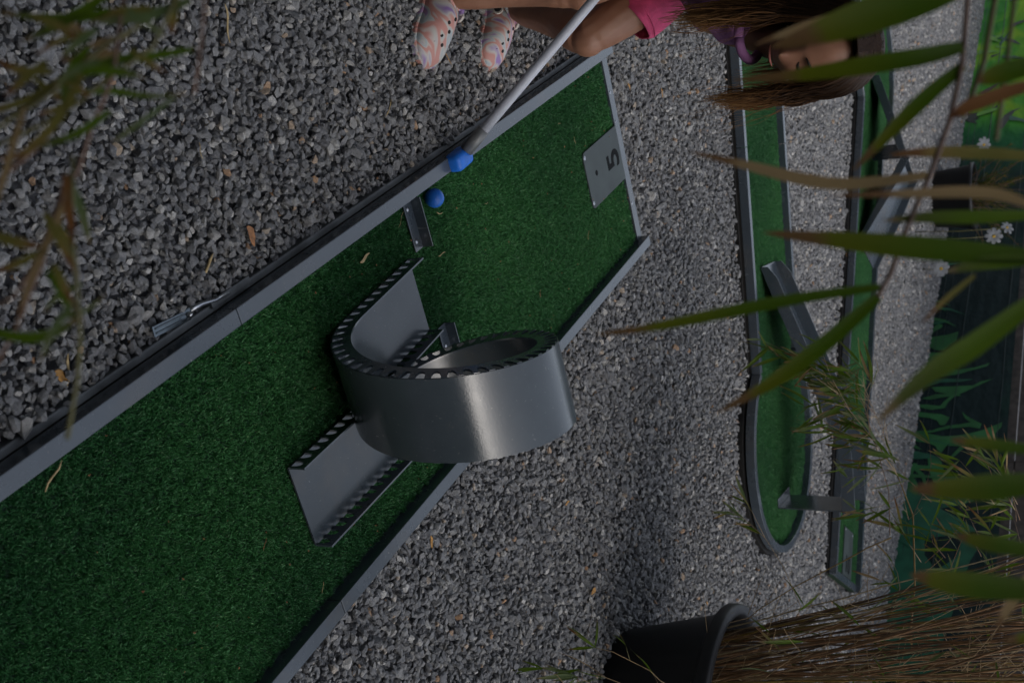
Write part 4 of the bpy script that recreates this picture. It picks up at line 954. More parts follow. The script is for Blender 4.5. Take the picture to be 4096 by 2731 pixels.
# the low branch drooping in front of the planter
spray([(2760, 2790), (2640, 2720), (2600, 2680), (2520, 2640), (2450, 2605), (2378, 2588)], 2.75, [.98, 1.0], (-0.8, -0.25), 0.0011, M_CANE[1], (2, 3), 1.0)
spray([(2520, 2640), (2508, 2600), (2503, 2580)], 2.75, [1.0], (-0.25, -0.9), 0.0007, M_CANE[4], (1, 2), 0.55)
spray([(2700, 2800), (2640, 2745), (2610, 2690)], 2.75, [1.0, .9], (-0.3, -0.9), 0.0008, M_CANE[1], (1, 1), 0.8)
spray([(2600, 2800), (2480, 2730), (2390, 2695), (2320, 2675)], 2.72, [.55, 1.0], (-0.8, -0.3), 0.0010, M_CANE[1], (2, 3), 0.95)
spray([(2480, 2790), (2330, 2715), (2300, 2700)], 2.72, [.8, 1.0], (-0.9, -0.1), 0.0009, M_CANE[1], (2, 3), 0.95)
spray([(2300, 2790), (2230, 2700), (2172, 2672)], 2.70, [1.0, .98], (-0.75, -0.5), 0.0009, M_CANE[1], (2, 3), 0.95)
spray([(2320, 2790), (2345, 2560), (2370, 2440), (2352, 2345)], 2.8, [], (0, 0), 0.0008, M_CANE[3], bare=True)
for i in range(190):                            # leaves higher up among the canes
    z = rb_.uniform(0.25, 1.25); a = rb_.uniform(0, 6.28); rr = rb_.uniform(0.05, 0.34)
    add_leaf(bam, BO, BO+LEANDIR*z+Vector((rr*math.cos(a), rr*math.sin(a), 0)), IMG(rb_.gauss(-0.5, 0.4), rb_.gauss(-0.3, 0.6)), pick_mat(rb_), rb_.uniform(0.6, 1.1), jit=0.3)

# ------------------------------------------------------------------ printed banner, boards and far planter
def banner_pt(t, z, off=0.0): return Vector((BA[0]+BD[0]*t+BN[0]*off, BA[1]+BD[1]*t+BN[1]*off, z))
def banner_tz(px, py):
    q = on_plane(px, py, (BA[0], BA[1], 0), (BN[0], BN[1], 0)); d = np.array([q.x, q.y])-BA
    return float(d@BD), q.z
def banner_mat():
    m, n, l, b = new_mat('printed_tarpaulin')
    uv = n.new('ShaderNodeUVMap'); sx = n.new('ShaderNodeSeparateXYZ'); l.new(uv.outputs[0], sx.inputs[0])
    mp = n.new('ShaderNodeMapping'); mp.inputs['Scale'].default_value = (1.0, 2.0, 1); l.new(uv.outputs[0], mp.inputs[0])
    no = n.new('ShaderNodeTexNoise'); no.inputs['Scale'].default_value = 1.3; no.inputs['Detail'].default_value = 4; no.inputs['Distortion'].default_value = 0.8; l.new(mp.outputs[0], no.inputs['Vector'])
    sub = n.new('ShaderNodeMapRange'); sub.inputs[1].default_value = 2.4; sub.inputs[2].default_value = 4.0; sub.inputs[3].default_value = 0.62; sub.inputs[4].default_value = 0.0; l.new(sx.outputs[0], sub.inputs[0])
    zz = n.new('ShaderNodeMath'); zz.operation = 'MULTIPLY_ADD'; zz.inputs[1].default_value = 0.25; l.new(sx.outputs[1], zz.inputs[0]); l.new(sub.outputs[0], zz.inputs[2])
    ad = n.new('ShaderNodeMath'); ad.operation = 'MULTIPLY_ADD'; ad.inputs[1].default_value = 0.55; l.new(no.outputs['Fac'], ad.inputs[0]); l.new(zz.outputs[0], ad.inputs[2])
    r = ramp(n, [(0.0, (0.008, 0.018, 0.018)), (0.44, (0.014, 0.030, 0.031)), (0.60, (0.012, 0.06, 0.036)), (0.76, (0.02, 0.16, 0.05)), (0.90, (0.07, 0.34, 0.035)), (1.0, (0.28, 0.52, 0.03))]); l.new(ad.outputs[0], r.inputs[0])
    l.new(r.outputs[0], b.inputs['Base Color']); b.inputs['Roughness'].default_value = 0.75; b.inputs['Specular IOR Level'].default_value = 0.2
    n2 = n.new('ShaderNodeTexNoise'); n2.inputs['Scale'].default_value = 6; l.new(mp.outputs[0], n2.inputs['Vector'])
    bu = n.new('ShaderNodeBump'); bu.inputs['Strength'].default_value = 0.5; bu.inputs['Distance'].default_value = 0.03; l.new(n2.outputs['Fac'], bu.inputs['Height']); l.new(bu.outputs[0], b.inputs['Normal'])
    return m
M_BANNER = banner_mat()
M_PG = [simple('print_green', (0.028, 0.15, 0.045), 0.5, 0, 0.35, 9), simple('print_teal', (0.016, 0.12, 0.066), 0.5, 0, 0.3, 9), simple('print_lime', (0.14, 0.40, 0.03), 0.5, 0, 0.35, 6), simple('print_dark', (0.007, 0.018, 0.014), 0.5, 0, 0.3, 9), simple('print_crease', (0.014, 0.032, 0.032), 0.45)]
ban = thing('banner', 'long dark green printed tarpaulin along the foot of the board fence', 'banner', (BA[0]+BD[0]*5, BA[1]+BD[1]*5, GZ))
BAO = Vector((BA[0]+BD[0]*5, BA[1]+BD[1]*5, GZ))
NT, NZ = 120, 10; T0, T1, ZB, ZT = -3.0, 11.5, GZ-0.01, 0.548
vs = []; uvs = []
for i in range(NT+1):
    for j in range(NZ+1):
        t = T0+(T1-T0)*i/NT; z = ZB+(ZT-ZB)*j/NZ
        off = 0.010*math.sin(t*2.3+1)*math.sin(z*4+0.3)+0.006*math.sin(t*5.1)
        vs.append(banner_pt(t, z, off)-BAO); uvs.append((t, z))
me = me_from(vs, [(i*(NZ+1)+j, (i+1)*(NZ+1)+j, (i+1)*(NZ+1)+j+1, i*(NZ+1)+j+1) for i in range(NT) for j in range(NZ)], 'tarpaulin', True)
ul = me.uv_layers.new(name='UVMap')
for lp in me.loops: ul.data[lp.index].uv = uvs[lp.vertex_index]
link('tarpaulin', me, M_BANNER, ban)
def bsurf(t, z): return 0.010*math.sin(t*2.3+1)*math.sin(z*4+0.3)+0.006*math.sin(t*5.1)
def print_shape(poly_tz, mat, name='printed_leaf', lift=0.0025):
    bm = bmesh.new(); vs_ = [bm.verts.new(banner_pt(t, z, bsurf(t, z)+lift)-BAO) for t, z in poly_tz]
    try: f = bm.faces.new(vs_)
    except ValueError: bm.free(); return
    bmesh.ops.triangulate(bm, faces=bm.faces)
    me = bpy.data.meshes.new(name); bm.to_mesh(me); bm.free(); me.materials.append(mat)
    o = bpy.data.objects.new(name, me); COL.objects.link(o); o.parent = ban; return o
def print_px(poly, mat, **k): return print_shape([banner_tz(*p) for p in poly], mat, **k)
z3 = lambda pts: [(3496+x/2.6133, 1100+y/2.6133) for x, y in pts]
z4 = lambda pts: [(3496+x/2.6133, 1600+y/2.6133) for x, y in pts]
z1 = lambda pts: [(3496+x/2.6133, y/2.6133) for x, y in pts]
print_px(z3([(500, 632), (620, 645), (760, 628), (885, 596), (862, 690), (800, 735), (732, 790), (748, 735), (785, 685), (700, 690), (560, 690), (645, 782), (560, 740), (500, 690)]), M_PG[0])
print_px(z3([(560, 640), (605, 580), (640, 530), (680, 510), (718, 525), (712, 548), (690, 535), (655, 548), (620, 600), (590, 650)]), M_PG[0])
print_px(z3([(470, 815), (620, 810), (740, 825), (850, 852), (905, 845), (900, 880), (800, 885), (720, 915), (640, 945), (470, 960), (470, 945), (560, 910), (680, 885), (760, 872), (650, 858), (540, 868), (470, 885)]), M_PG[0], lift=0.0035)
print_px(z3([(440, 960), (600, 975), (760, 970), (900, 990), (1050, 975), (1215, 925), (1180, 960), (1000, 1010), (860, 1050), (640, 1060), (430, 1090)]), M_PG[0], lift=0.0030)
print_px(z3([(420, 1120), (600, 1085), (1040, 1098), (900, 1125), (700, 1130), (560, 1170), (420, 1200)]), M_PG[1], lift=0.0032)
print_px(z3([(600, 1180), (760, 1205), (860, 1235), (960, 1200), (1120, 1120), (1245, 1092), (1100, 1160), (960, 1225), (890, 1255), (920, 1270), (850, 1272), (780, 1330), (740, 1395), (600, 1415), (480, 1390), (420, 1360), (540, 1360), (690, 1375), (730, 1330), (800, 1275), (700, 1290), (590, 1310), (500, 1300), (640, 1255), (760, 1250), (640, 1225)]), M_PG[0], lift=0.0034)
print_px(z4([(370, 120), (560, 140), (700, 150), (790, 182), (770, 220), (740, 260), (690, 262), (660, 215), (580, 190), (480, 180), (380, 190)]), M_PG[0], lift=0.0036)
print_px(z4([(920, 122), (960, 160), (1010, 190), (1125, 245), (1105, 292), (1000, 275), (800, 290), (690, 315), (590, 330), (640, 300), (780, 262), (900, 250), (1010, 230), (950, 190)]), M_PG[0], lift=0.0028)
print_px(z4([(370, 330), (560, 345), (700, 370), (860, 365), (1000, 340), (1130, 310), (1340, 232), (1330, 280), (1270, 340), (1275, 400), (1100, 410), (1000, 450), (900, 520), (830, 580), (790, 585), (850, 520), (900, 470), (760, 465), (700, 540), (660, 510), (640, 470), (560, 440), (360, 420)]), M_PG[0], lift=0.0031)
print_px(z4([(345, 430), (430, 460), (500, 510), (440, 500), (345, 470)]), M_PG[0]); print_px(z4([(340, 520), (430, 530), (480, 575), (400, 560), (330, 560)]), M_PG[0])
print_px(z4([(300, 700), (420, 650), (455, 655), (440, 690), (520, 760), (555, 870), (560, 1100), (540, 1110), (530, 900), (490, 790), (420, 720), (400, 780), (450, 860), (470, 950), (440, 1000), (300, 900)]), M_PG[0], lift=0.0033)
print_px(z4([(560, 600), (600, 560), (700, 620), (740, 760), (860, 780), (880, 860), (760, 940), (620, 850), (570, 720)]), M_PG[0], lift=0.0029)
print_px(z4([(230, 900), (420, 960), (640, 950), (840, 980), (1010, 1010), (1050, 1040), (900, 1090), (640, 1140), (760, 1190), (900, 1240), (1060, 1350), (1080, 1380), (900, 1290), (820, 1310), (900, 1380), (1000, 1440), (1080, 1568), (1000, 1700), (600, 2900), (40, 2900), (180, 1500)]), M_PG[1], lift=0.0022)
rp = random.Random(3)
for i in range(46):                            # printed grass blades along the foot of the print
    t = rp.uniform(3.6, 9.4); h = rp.uniform(0.06, 0.26)*(1.0 if t > 5 else 0.6); ln = rp.uniform(-0.14, 0.14); w = rp.uniform(0.010, 0.028); z0 = GZ+0.0
    poly = [(t-w, z0), (t-w*0.7+ln*0.3, z0+h*0.5), (t+ln, z0+h), (t+w*0.7+ln*0.3, z0+h*0.5), (t+w, z0)]
    print_shape(poly, rp.choice(M_PG[:2]), lift=0.0040+0.0002*i/4)
# bright far end of the print with dark plant silhouettes
print_px(z1([(905, 1240), (960, 1150), (1000, 1190), (1060, 1185), (1110, 1190), (1230, 1150), (1290, 1095), (1310, 1145), (1240, 1180), (1130, 1215), (1075, 1240), (1110, 1250), (1050, 1275), (1090, 1310), (980, 1285)]), M_PG[3], name='printed_plant')
print_px(z1([(1290, 1360), (1310, 1280), (1360, 1220), (1440, 1165), (1545, 1130), (1470, 1175), (1390, 1240), (1360, 1300), (1350, 1360)]), M_PG[3], name='printed_plant')
for i in range(34):
    t = rp.uniform(-0.8, 2.9); z0 = rp.uniform(-0.06, 0.42); h = rp.uniform(0.08, 0.3); ln = rp.uniform(-0.35, 0.35); w = rp.uniform(0.02, 0.06)
    poly = [(t-w, z0), (t-w*0.4+ln*0.35, z0+h*0.6), (t+ln, z0+h), (t+w*0.4+ln*0.3, z0+h*0.5), (t+w, z0)]
    print_shape(poly, rp.choice([M_PG[2], M_PG[2], M_PG[0], M_PG[1], M_PG[3]]), lift=0.003+0.0003*i)
for z, r in ((0.192, 0.0035), (0.008, 0.002), (0.488, 0.003), (0.06, 0.0015)):
    pts = [banner_pt(T0+(T1-T0)*i/90, z+0.003*math.sin(i*0.9), bsurf(T0+(T1-T0)*i/90, z)+0.001)-BAO for i in range(91)]
    MB().tube(pts, r, 6).build('crease', M_PG[4], ban, smooth=True)
# board fence
M_WOOD = simple('weathered_boards', (0.080, 0.064, 0.055), 0.75, 0, 0.45, 18, 0.6, 50)
fen = thing('board_fence', 'weathered brown board fence rising behind the printed tarpaulin', 'fence', (BA[0]+BD[0]*5-BN[0]*.06, BA[1]+BD[1]*5-BN[1]*.06, GZ), math.atan2(BD[1], BD[0]))
wz = random.Random(9)
bme = [MB().box(-0.998, 0.998, -0.011, 0.011, 0, 0.118) for _ in range(1)][0]
for bay in range(-4, 4):
    for row in range(13):
        b = bme.build('board', M_WOOD, fen, bevel=0.003) if (bay == -4 and row == 0) else fen.children[0].copy()
        if not (bay == -4 and row == 0): COL.objects.link(b); b.parent = fen
        b.location = (bay*2.0+1.0, wz.uniform(-0.003, 0.003), 0.03+row*0.124); b.rotation_euler = (wz.uniform(-.02, .02), 0, wz.uniform(-.002, .002))
for i in range(9): MB().box(-0.045, 0.045, 0.0, 0.09, -0.3, 1.68, Matrix.Translation((-8.0+2.0*i, 0.016 if BN@np.array([-math.sin(math.atan2(BD[1], BD[0])), math.cos(math.atan2(BD[1], BD[0]))]) < 0 else -0.106, 0))).build('post', M_WOOD, fen, bevel=0.004)

# far planter with a shrub, and white flowers by the tarpaulin
fp = on_z(3708, 790, GZ); fp = Vector((2.67, 5.95, GZ))
pot2 = thing('plant_pot', 'round black planter with a dark shrub standing before the tarpaulin', 'plant pot', tuple(fp))
MB().lathe([(0.0001, 0), (0.205, 0), (0.215, 0.01), (0.245, 0.27), (0.262, 0.275), (0.264, 0.30), (0.25, 0.305), (0.242, 0.29), (0.235, 0.25)], 48).build('pot_body', M_POT, pot2, smooth=True)
MB().lathe([(0.0001, 0.255), (0.236, 0.25)], 32).build('soil', M_SOIL, pot2)
shr = thing('shrub', 'dark olive needle leaved shrub growing in the far black planter', 'shrub', (fp.x, fp.y, 0.18))
rs_ = random.Random(21); mN = [MB(), MB(), MB()]
for i in range(60):
    a = rs_.uniform(0, 6.28); el = rs_.uniform(0.25, 1.5); d = Vector((math.cos(a)*math.cos(el), math.sin(a)*math.cos(el), math.sin(el))); ln = rs_.uniform(0.2, 0.55)
    p0 = Vector((rs_.gauss(0, 0.05), rs_.gauss(0, 0.05), 0)); p1 = p0+d*ln*0.6+Vector((0, 0, 0.03)); p2 = p0+d*ln
    mN[2].tube([p0, p1, p2], [0.004, 0.003, 0.001], 4)
    for k in range(46):
        q = p0.lerp(p2, rs_.uniform(0.2, 1.0)); dd = (d*0.8+Vector((rs_.gauss(0, .6), rs_.gauss(0, .6), rs_.gauss(0, .5)))).normalized(); l_ = rs_.uniform(0.03, 0.07); s = dd.cross(Vector((0.3, 0.5, 0.8))).normalized()*0.0016
        mN[0 if rs_.random() < 0.72 else 1].add([q-s, q+s, q+dd*l_], [(0, 1, 2)])
mN[2].build('branches', M_CANE[3], shr); mN[0].build('foliage', M_LEAFD, shr, fix=False)['kind'] = 'stuff'; mN[1].build('dry_foliage', M_CANE[2], shr, fix=False)['kind'] = 'stuff'
M_PETAL = simple('shaded_white_petal', (0.17, 0.18, 0.19), 0.75, 0, 0.12, 40); M_DISC = simple('yellow_disc', (0.42, 0.27, 0.03), 0.7)  # petal white darkened to grey, the deep shade put into its colour
def daisy(px, py, depth, face, size, label, np_=9):
    c = P(px, py, depth); f = nrm(face)
    d = thing('flower', label, 'flower', (c.x, c.y, GZ), group='white flowers before the tarpaulin')
    o = Vector((c.x, c.y, GZ)); a_ = f.cross(Vector((0.2, 0.3, 1))).normalized(); b_ = f.cross(a_)
    MB().tube([Vector((0.0, 0.02, 0)), Vector((0.01, 0.01, (c.z-GZ)*0.5)), c-o-f*0.01], 0.003, 6).build('stem', M_CANE[4], d, smooth=True)
    for k in range(np_):
        an = 2*PI*k/np_; dr = a_*math.cos(an)+b_*math.sin(an)
        me = leaf_mesh([c-o+dr*size*0.12, c-o+dr*size*0.45+f*size*0.10, c-o+dr*size*0.8+f*size*0.08, c-o+dr*size+f*size*0.0], size*0.46, M_PETAL, f, 0.15, 'petal', (0.3, 0.7, 0.9, 1.0, 1.0, 0.95, 0.75, 0.25)); obj_leaf(me, d, None, 'petal')
    MB().lathe([(size*0.2, 0), (size*0.17, size*0.1), (0.0001, size*0.13)], 14).build('flower_disc', M_DISC, d, smooth=True).matrix_local = Matrix.Translation(c-o) @ f.to_track_quat('Z', 'Y').to_matrix().to_4x4()
daisy(3764, 1074, 8.15, r_*0.4+u_*0.1+c_, 0.064, 'white flower low on the gravel edge, nearest of the flowers to the bamboo')
daisy(3975, 945, 7.6, r_*0.1-u_*0.2+c_, 0.058, 'white flower standing right of the far planter beside another bloom', 8)
daisy(4028, 910, 7.7, -r_*0.4+u_*0.3+c_, 0.050, 'small half closed white flower highest of the flowers', 7)
daisy(3935, 580, 8.6, r_*0.1+u_*0.3+c_, 0.062, 'white flower standing left of the far planter', 8)

# ------------------------------------------------------------------ foreground bamboo, close to the lens
def fg_leaf(parent, org, pts, wpx, mat, tip_first=True, roll=0.0):
    """pts: (px, py, depth) from tip to base"""
    pts = [(a, b, d_*0.68) for a, b, d_ in pts]; q = [P(*p) for p in pts]; q = q[::-1] if tip_first else q
    d = sum(p[2] for p in pts)/len(pts)
    nn = (c_ + r_*roll).normalized()
    me = leaf_mesh([a-org for a in q], wpx/CF*d*1.0, mat, nn, 0.18, shape=(0.55, 0.8, 0.95, 1.0, 0.92, 0.70, 0.40, 0.02))
    return obj_leaf(me, parent)
FB = Vector((0.05, -3.75, GZ))
fore = thing('bamboo_plant', 'blurred green bamboo leaves hanging over the view, close to the camera', 'bamboo', tuple(FB))
D = 0.92
fl = [
 ([(3085, 192, .86), (3280, 130, .86), (3500, 58, .87), (3740, -30, .88), (3950, -120, .9)], 150, M_LEAFD),
 ([(2930, 322, .95), (3200, 300, .94), (3500, 258, .93), (3700, 225, .93), (3850, 188, .94)], 74, M_LEAFD),
 ([(3412, 682, .95), (3560, 530, .95), (3700, 392, .95), (3855, 262, .95)], 62, M_LEAFD),
 ([(2760, 608, .98), (2960, 655, .97), (3200, 715, .97), (3400, 737, .97), (3712, 702, .97)], 50, M_LEAFB),
 ([(3320, 782, .9), (3600, 776, .9), (3850, 768, .9), (4000, 780, .9), (4130, 825, .9)], 46, M_LEAFB),
 ([(3560, 620, .98), (3700, 610, .98), (3950, 614, .98), (4150, 628, .98)], 48, M_LEAFY),
 ([(3535, 882, .95), (3700, 870, .95), (3900, 868, .95), (4150, 860, .95)], 52, M_LEAF),
 ([(3055, 930, .92), (3300, 955, .92), (3600, 985, .92), (3900, 1010, .92), (4160, 1032, .92)], 92, M_LEAFD),
 ([(2380, 1338, .97), (2600, 1310, .97), (2900, 1250, .97), (3200, 1192, .97), (3520, 1148, .97)], 48, M_LEAFD),
 ([(2868, 1652, .97), (3100, 1520, .97), (3300, 1372, .97), (3515, 1185, .97)], 68, M_LEAFD),
 ([(3505, 1690, .84), (3700, 1505, .84), (3900, 1375, .84), (4160, 1185, .84)], 92, M_LEAF),
 ([(3800, 1758, .9), (3960, 1776, .9), (4150, 1802, .9)], 48, M_LEAFD),
 ([(3640, 1955, .85), (3900, 1950, .85), (4180, 1928, .85)], 104, M_LEAFD),
 ([(3820, 2138, .88), (3950, 2170, .88), (4160, 2205, .88)], 66, M_LEAFD),
 ([(3640, 2296, .86), (3850, 2332, .86), (4170, 2362, .86)], 104, M_LEAFD),
 ([(3785, 1086, .92), (3950, 1052, .92), (4150, 1038, .92)], 52, M_LEAF),
 ([(3790, 476, .9), (3900, 415, .9), (4130, 335, .9)], 58, M_LEAFR),
 ([(3905, 328, .86), (4000, 296, .86), (4170, 250, .86)], 84, M_LEAFD),
 ([(4020, 2562, .9), (4150, 2538, .9), (4250, 2530, .9)], 62, M_LEAFD),
 ([(3985, 2510, .88), (4050, 2400, .88), (4140, 2270, .88)], 46, M_LEAFB),
 ([(3020, 180, .95), (3240, 100, .95), (3480, 30, .95)], 34, M_LEAFB),
 ([(3690, 1290, .96), (3780, 1200, .96), (3900, 1100, .96)], 20, M_LEAFY),
]
for pts, w, mt in fl: fg_leaf(fore, FB, pts, w, mt)
for pts, w, mt in (([(3890, -120), (3870, 0), (3850, 250), (3800, 480), (3720, 700), (3620, 930), (3560, 1100), (3512, 1185)], 22, M_STEM), ([(4075, -120), (4055, 20), (4022, 300), (3985, 560)], 20, M_CANE[4]), ([(4000, -120), (3980, 0), (3935, 250), (3885, 390), (3850, 470)], 24, M_CANE[4]),
                   ([(4160, 1030), (4240, 1500), (4230, 1930), (4200, 2360), (4240, 2800)], 24, M_STEM), ([(4130, -150), (4180, 300), (4160, 700), (4160, 1035)], 22, M_STEM)):
    MB().tube([P(x, y, .645)-FB for x, y in pts], w/CF*0.645/2, 7).build('stem', mt, fore, smooth=True)
# culms that carry these branches, to the right of and beside the lens
for (x, y, tx) in ((0.0, 0.0, 0), (0.07, 0.06, 1), (-0.06, 0.05, 2)):     # rooted behind the photographer, arching over the top of the view
    a = Vector((x, y, 0)); b = P(4260, 200+900*tx, .645)-FB; t_ = Vector((b.x*0.75+x, b.y-0.18, max(1.62, b.z+0.20)))
    pts = [a, a+Vector((0.01, 0.02, 0.8)), a+Vector((0.0, 0.05, 1.5)), Vector((x*2, 0.25, 1.78)), t_, b]
    MB().tube(pts, [0.008, 0.007, 0.006, 0.0045, 0.0035, 0.0022], 7).build('culm', M_CANE[4], fore, smooth=True)
FB2 = Vector((-0.88, -2.05, GZ))
fore2 = thing('bamboo_plant', 'blurred olive and brown bamboo sprigs beside the gravel, left of the child', 'bamboo', tuple(FB2))
fl2 = [
 ([(85, 168, .8), (200, 118, .8), (320, 52, .8), (460, -40, .8)], 44, M_LEAF),
 ([(330, 74, .82), (450, 82, .82), (600, 62, .82), (760, 5, .82)], 44, M_LEAFL),
 ([(90, 425, .82), (280, 332, .82), (450, 246, .82), (600, 228, .82), (770, 198, .82)], 34, M_LEAF),
 ([(790, 196, .84), (600, 224, .84), (430, 250, .84), (320, 292, .84)], 30, M_LEAF),
 ([(760, 376, .84), (600, 386, .84), (450, 366, .84), (290, 370, .84)], 24, M_LEAF),
 ([(445, 575, .84), (550, 500, .84), (700, 390, .84)], 20, M_LEAFL),
 ([(120, 596, .8), (300, 540, .8), (440, 446, .8)], 30, M_LEAF),
 ([(-30, 236, .78), (80, 282, .78), (210, 286, .78)], 34, M_LEAFY),
 ([(262, 460, .8), (258, 380, .8), (290, 270, .8), (360, 190, .8)], 34, M_LEAF),
 ([(690, 140, .82), (692, 80, .82), (704, -20, .82)], 38, M_LEAFY),
 ([(312, 1268, .8), (240, 1322, .8), (120, 1352, .8), (-40, 1326, .8)], 42, M_LEAF),
 ([(-30, 640, .8), (100, 612, .8), (240, 470, .8), (330, 300, .8)], 36, M_LEAFY),
 ([(165, 985, .8), (80, 972, .8), (-30, 940, .8)], 42, M_LEAFY),
 ([(60, 1335, .8), (112, 1150, .8), (200, 950, .8), (285, 760, .8)], 30, M_LEAFB),
 ([(290, 990, .8), (285, 900, .8), (272, 800, .8), (265, 700, .8)], 34, M_LEAFR),
 ([(-30, 1090, .8), (60, 1060, .8), (180, 1000, .8)], 30, M_LEAFY),
 ([(-40, 900, .78), (20, 700, .78), (100, 430, .78)], 26, M_LEAFB),
 ([(420, 1180, .82), (330, 1250, .82), (250, 1270, .82)], 16, M_LEAFL),
 ([(-20, 50, .8), (150, 70, .8), (330, 72, .8), (440, 40, .8)], 36, M_LEAF),
 ([(560, 100, .82), (430, 180, .82), (280, 300, .82), (130, 392, .82), (-30, 450, .82)], 34, M_LEAFY),
]
rf = random.Random(31)
for i in range(26):                            # more narrow blades in the same two sprigs
    if i < 17: x0, y0 = rf.uniform(120, 620), rf.uniform(20, 420); dx, dy = rf.uniform(-260, -110), rf.uniform(20, 150)
    else: x0, y0 = rf.uniform(120, 330), rf.uniform(700, 1250); dx, dy = rf.uniform(-160, -20), rf.uniform(60, 260)
    if rf.random() < 0.3: dx = -dx
    d_ = rf.uniform(0.76, 0.86)
    fl2.append(([(x0+dx, y0+dy, d_), (x0+dx*0.6, y0+dy*0.5+rf.uniform(-14, 14), d_), (x0, y0, d_)], rf.uniform(20, 36), rf.choice([M_LEAFY, M_LEAFY, M_LEAFL, M_LEAF, M_LEAFB])))
for pts, w, mt in fl2: fg_leaf(fore2, FB2, pts, w, mt)
for pts, w, mt in (([(822, -60), (812, 80), (800, 200), (776, 372)], 15, M_STEM), ([(500, -60), (470, 160), (455, 300), (370, 500), (310, 690), (262, 740), (230, 860), (170, 1050), (60, 1320), (-40, 1500)], 16, M_STEM),
                   ([(290, 620), (286, 900), (302, 1100), (320, 1350), (308, 1520), (268, 1755)], 20, M_CANE[4]), ([(720, -40), (610, 190), (450, 300), (300, 420), (120, 520), (-60, 600)], 18, M_CANE[4]), ([(-60, 560), (40, 470), (130, 420), (240, 340), (420, 180), (560, 100)], 20, M_CANE[4]), ([(-60, 760), (90, 640), (180, 560), (230, 450)], 18, M_STEM), ([(-60, 1250), (60, 1180), (150, 1040), (260, 720)], 16, M_STEM)):
    MB().tube([P(x, y, .555)-FB2 for x, y in pts], w/CF*0.555/2, 7).build('stem', mt, fore2, smooth=True)
for k, (x, y) in enumerate(((-40, 1500), (-60, 600), (-60, 1250))):
    b = P(x, y, .555)-FB2; MB().tube([Vector((0.02*k, 0.02*k, 0)), Vector((-0.06, 0, 0.15)), b+Vector((-0.05, -0.03, -0.05)), b], [0.005, 0.004, 0.003, 0.0018], 7).build('culm', M_CANE[4], fore2, smooth=True)

# ------------------------------------------------------------------ litter on turf and gravel
def litter(name, px, z, L, W, ang_px, mat, label, cat, curl=0.3, group=None):
    q = on_z(px[0], px[1], z); d = on_z(px[0]+ang_px[0], px[1]+ang_px[1], z)-q; d.normalize(); s = Vector((-d.y, d.x, 0))
    n_ = 4; pts = [d*L*(i/n_-0.5)+Vector((0, 0, 0.0015+curl*L*0.25*abs(i/n_-0.5)))+s*L*0.07*math.sin(i*1.3+px[0]) for i in range(n_+1)]
    if W < 0.0032:
        o = MB().tube(pts, [W*.6, W, W*.9, W, W*.4], 5).build(name, mat, None, smooth=True)
    else:
        me = leaf_mesh(pts, W, mat, None, 0.4, name, (0.15, 0.7, 1, 0.9, 0.95, 0.7, 0.4, 0.05)); o = obj_leaf(me, None, None, name)
        md = o.modifiers.new('solid', 'SOLIDIFY'); md.thickness = 0.0006
    o.location = q; tag(o, label, cat, group); return o
TZ = 0.005; GZT = GZ+0.028
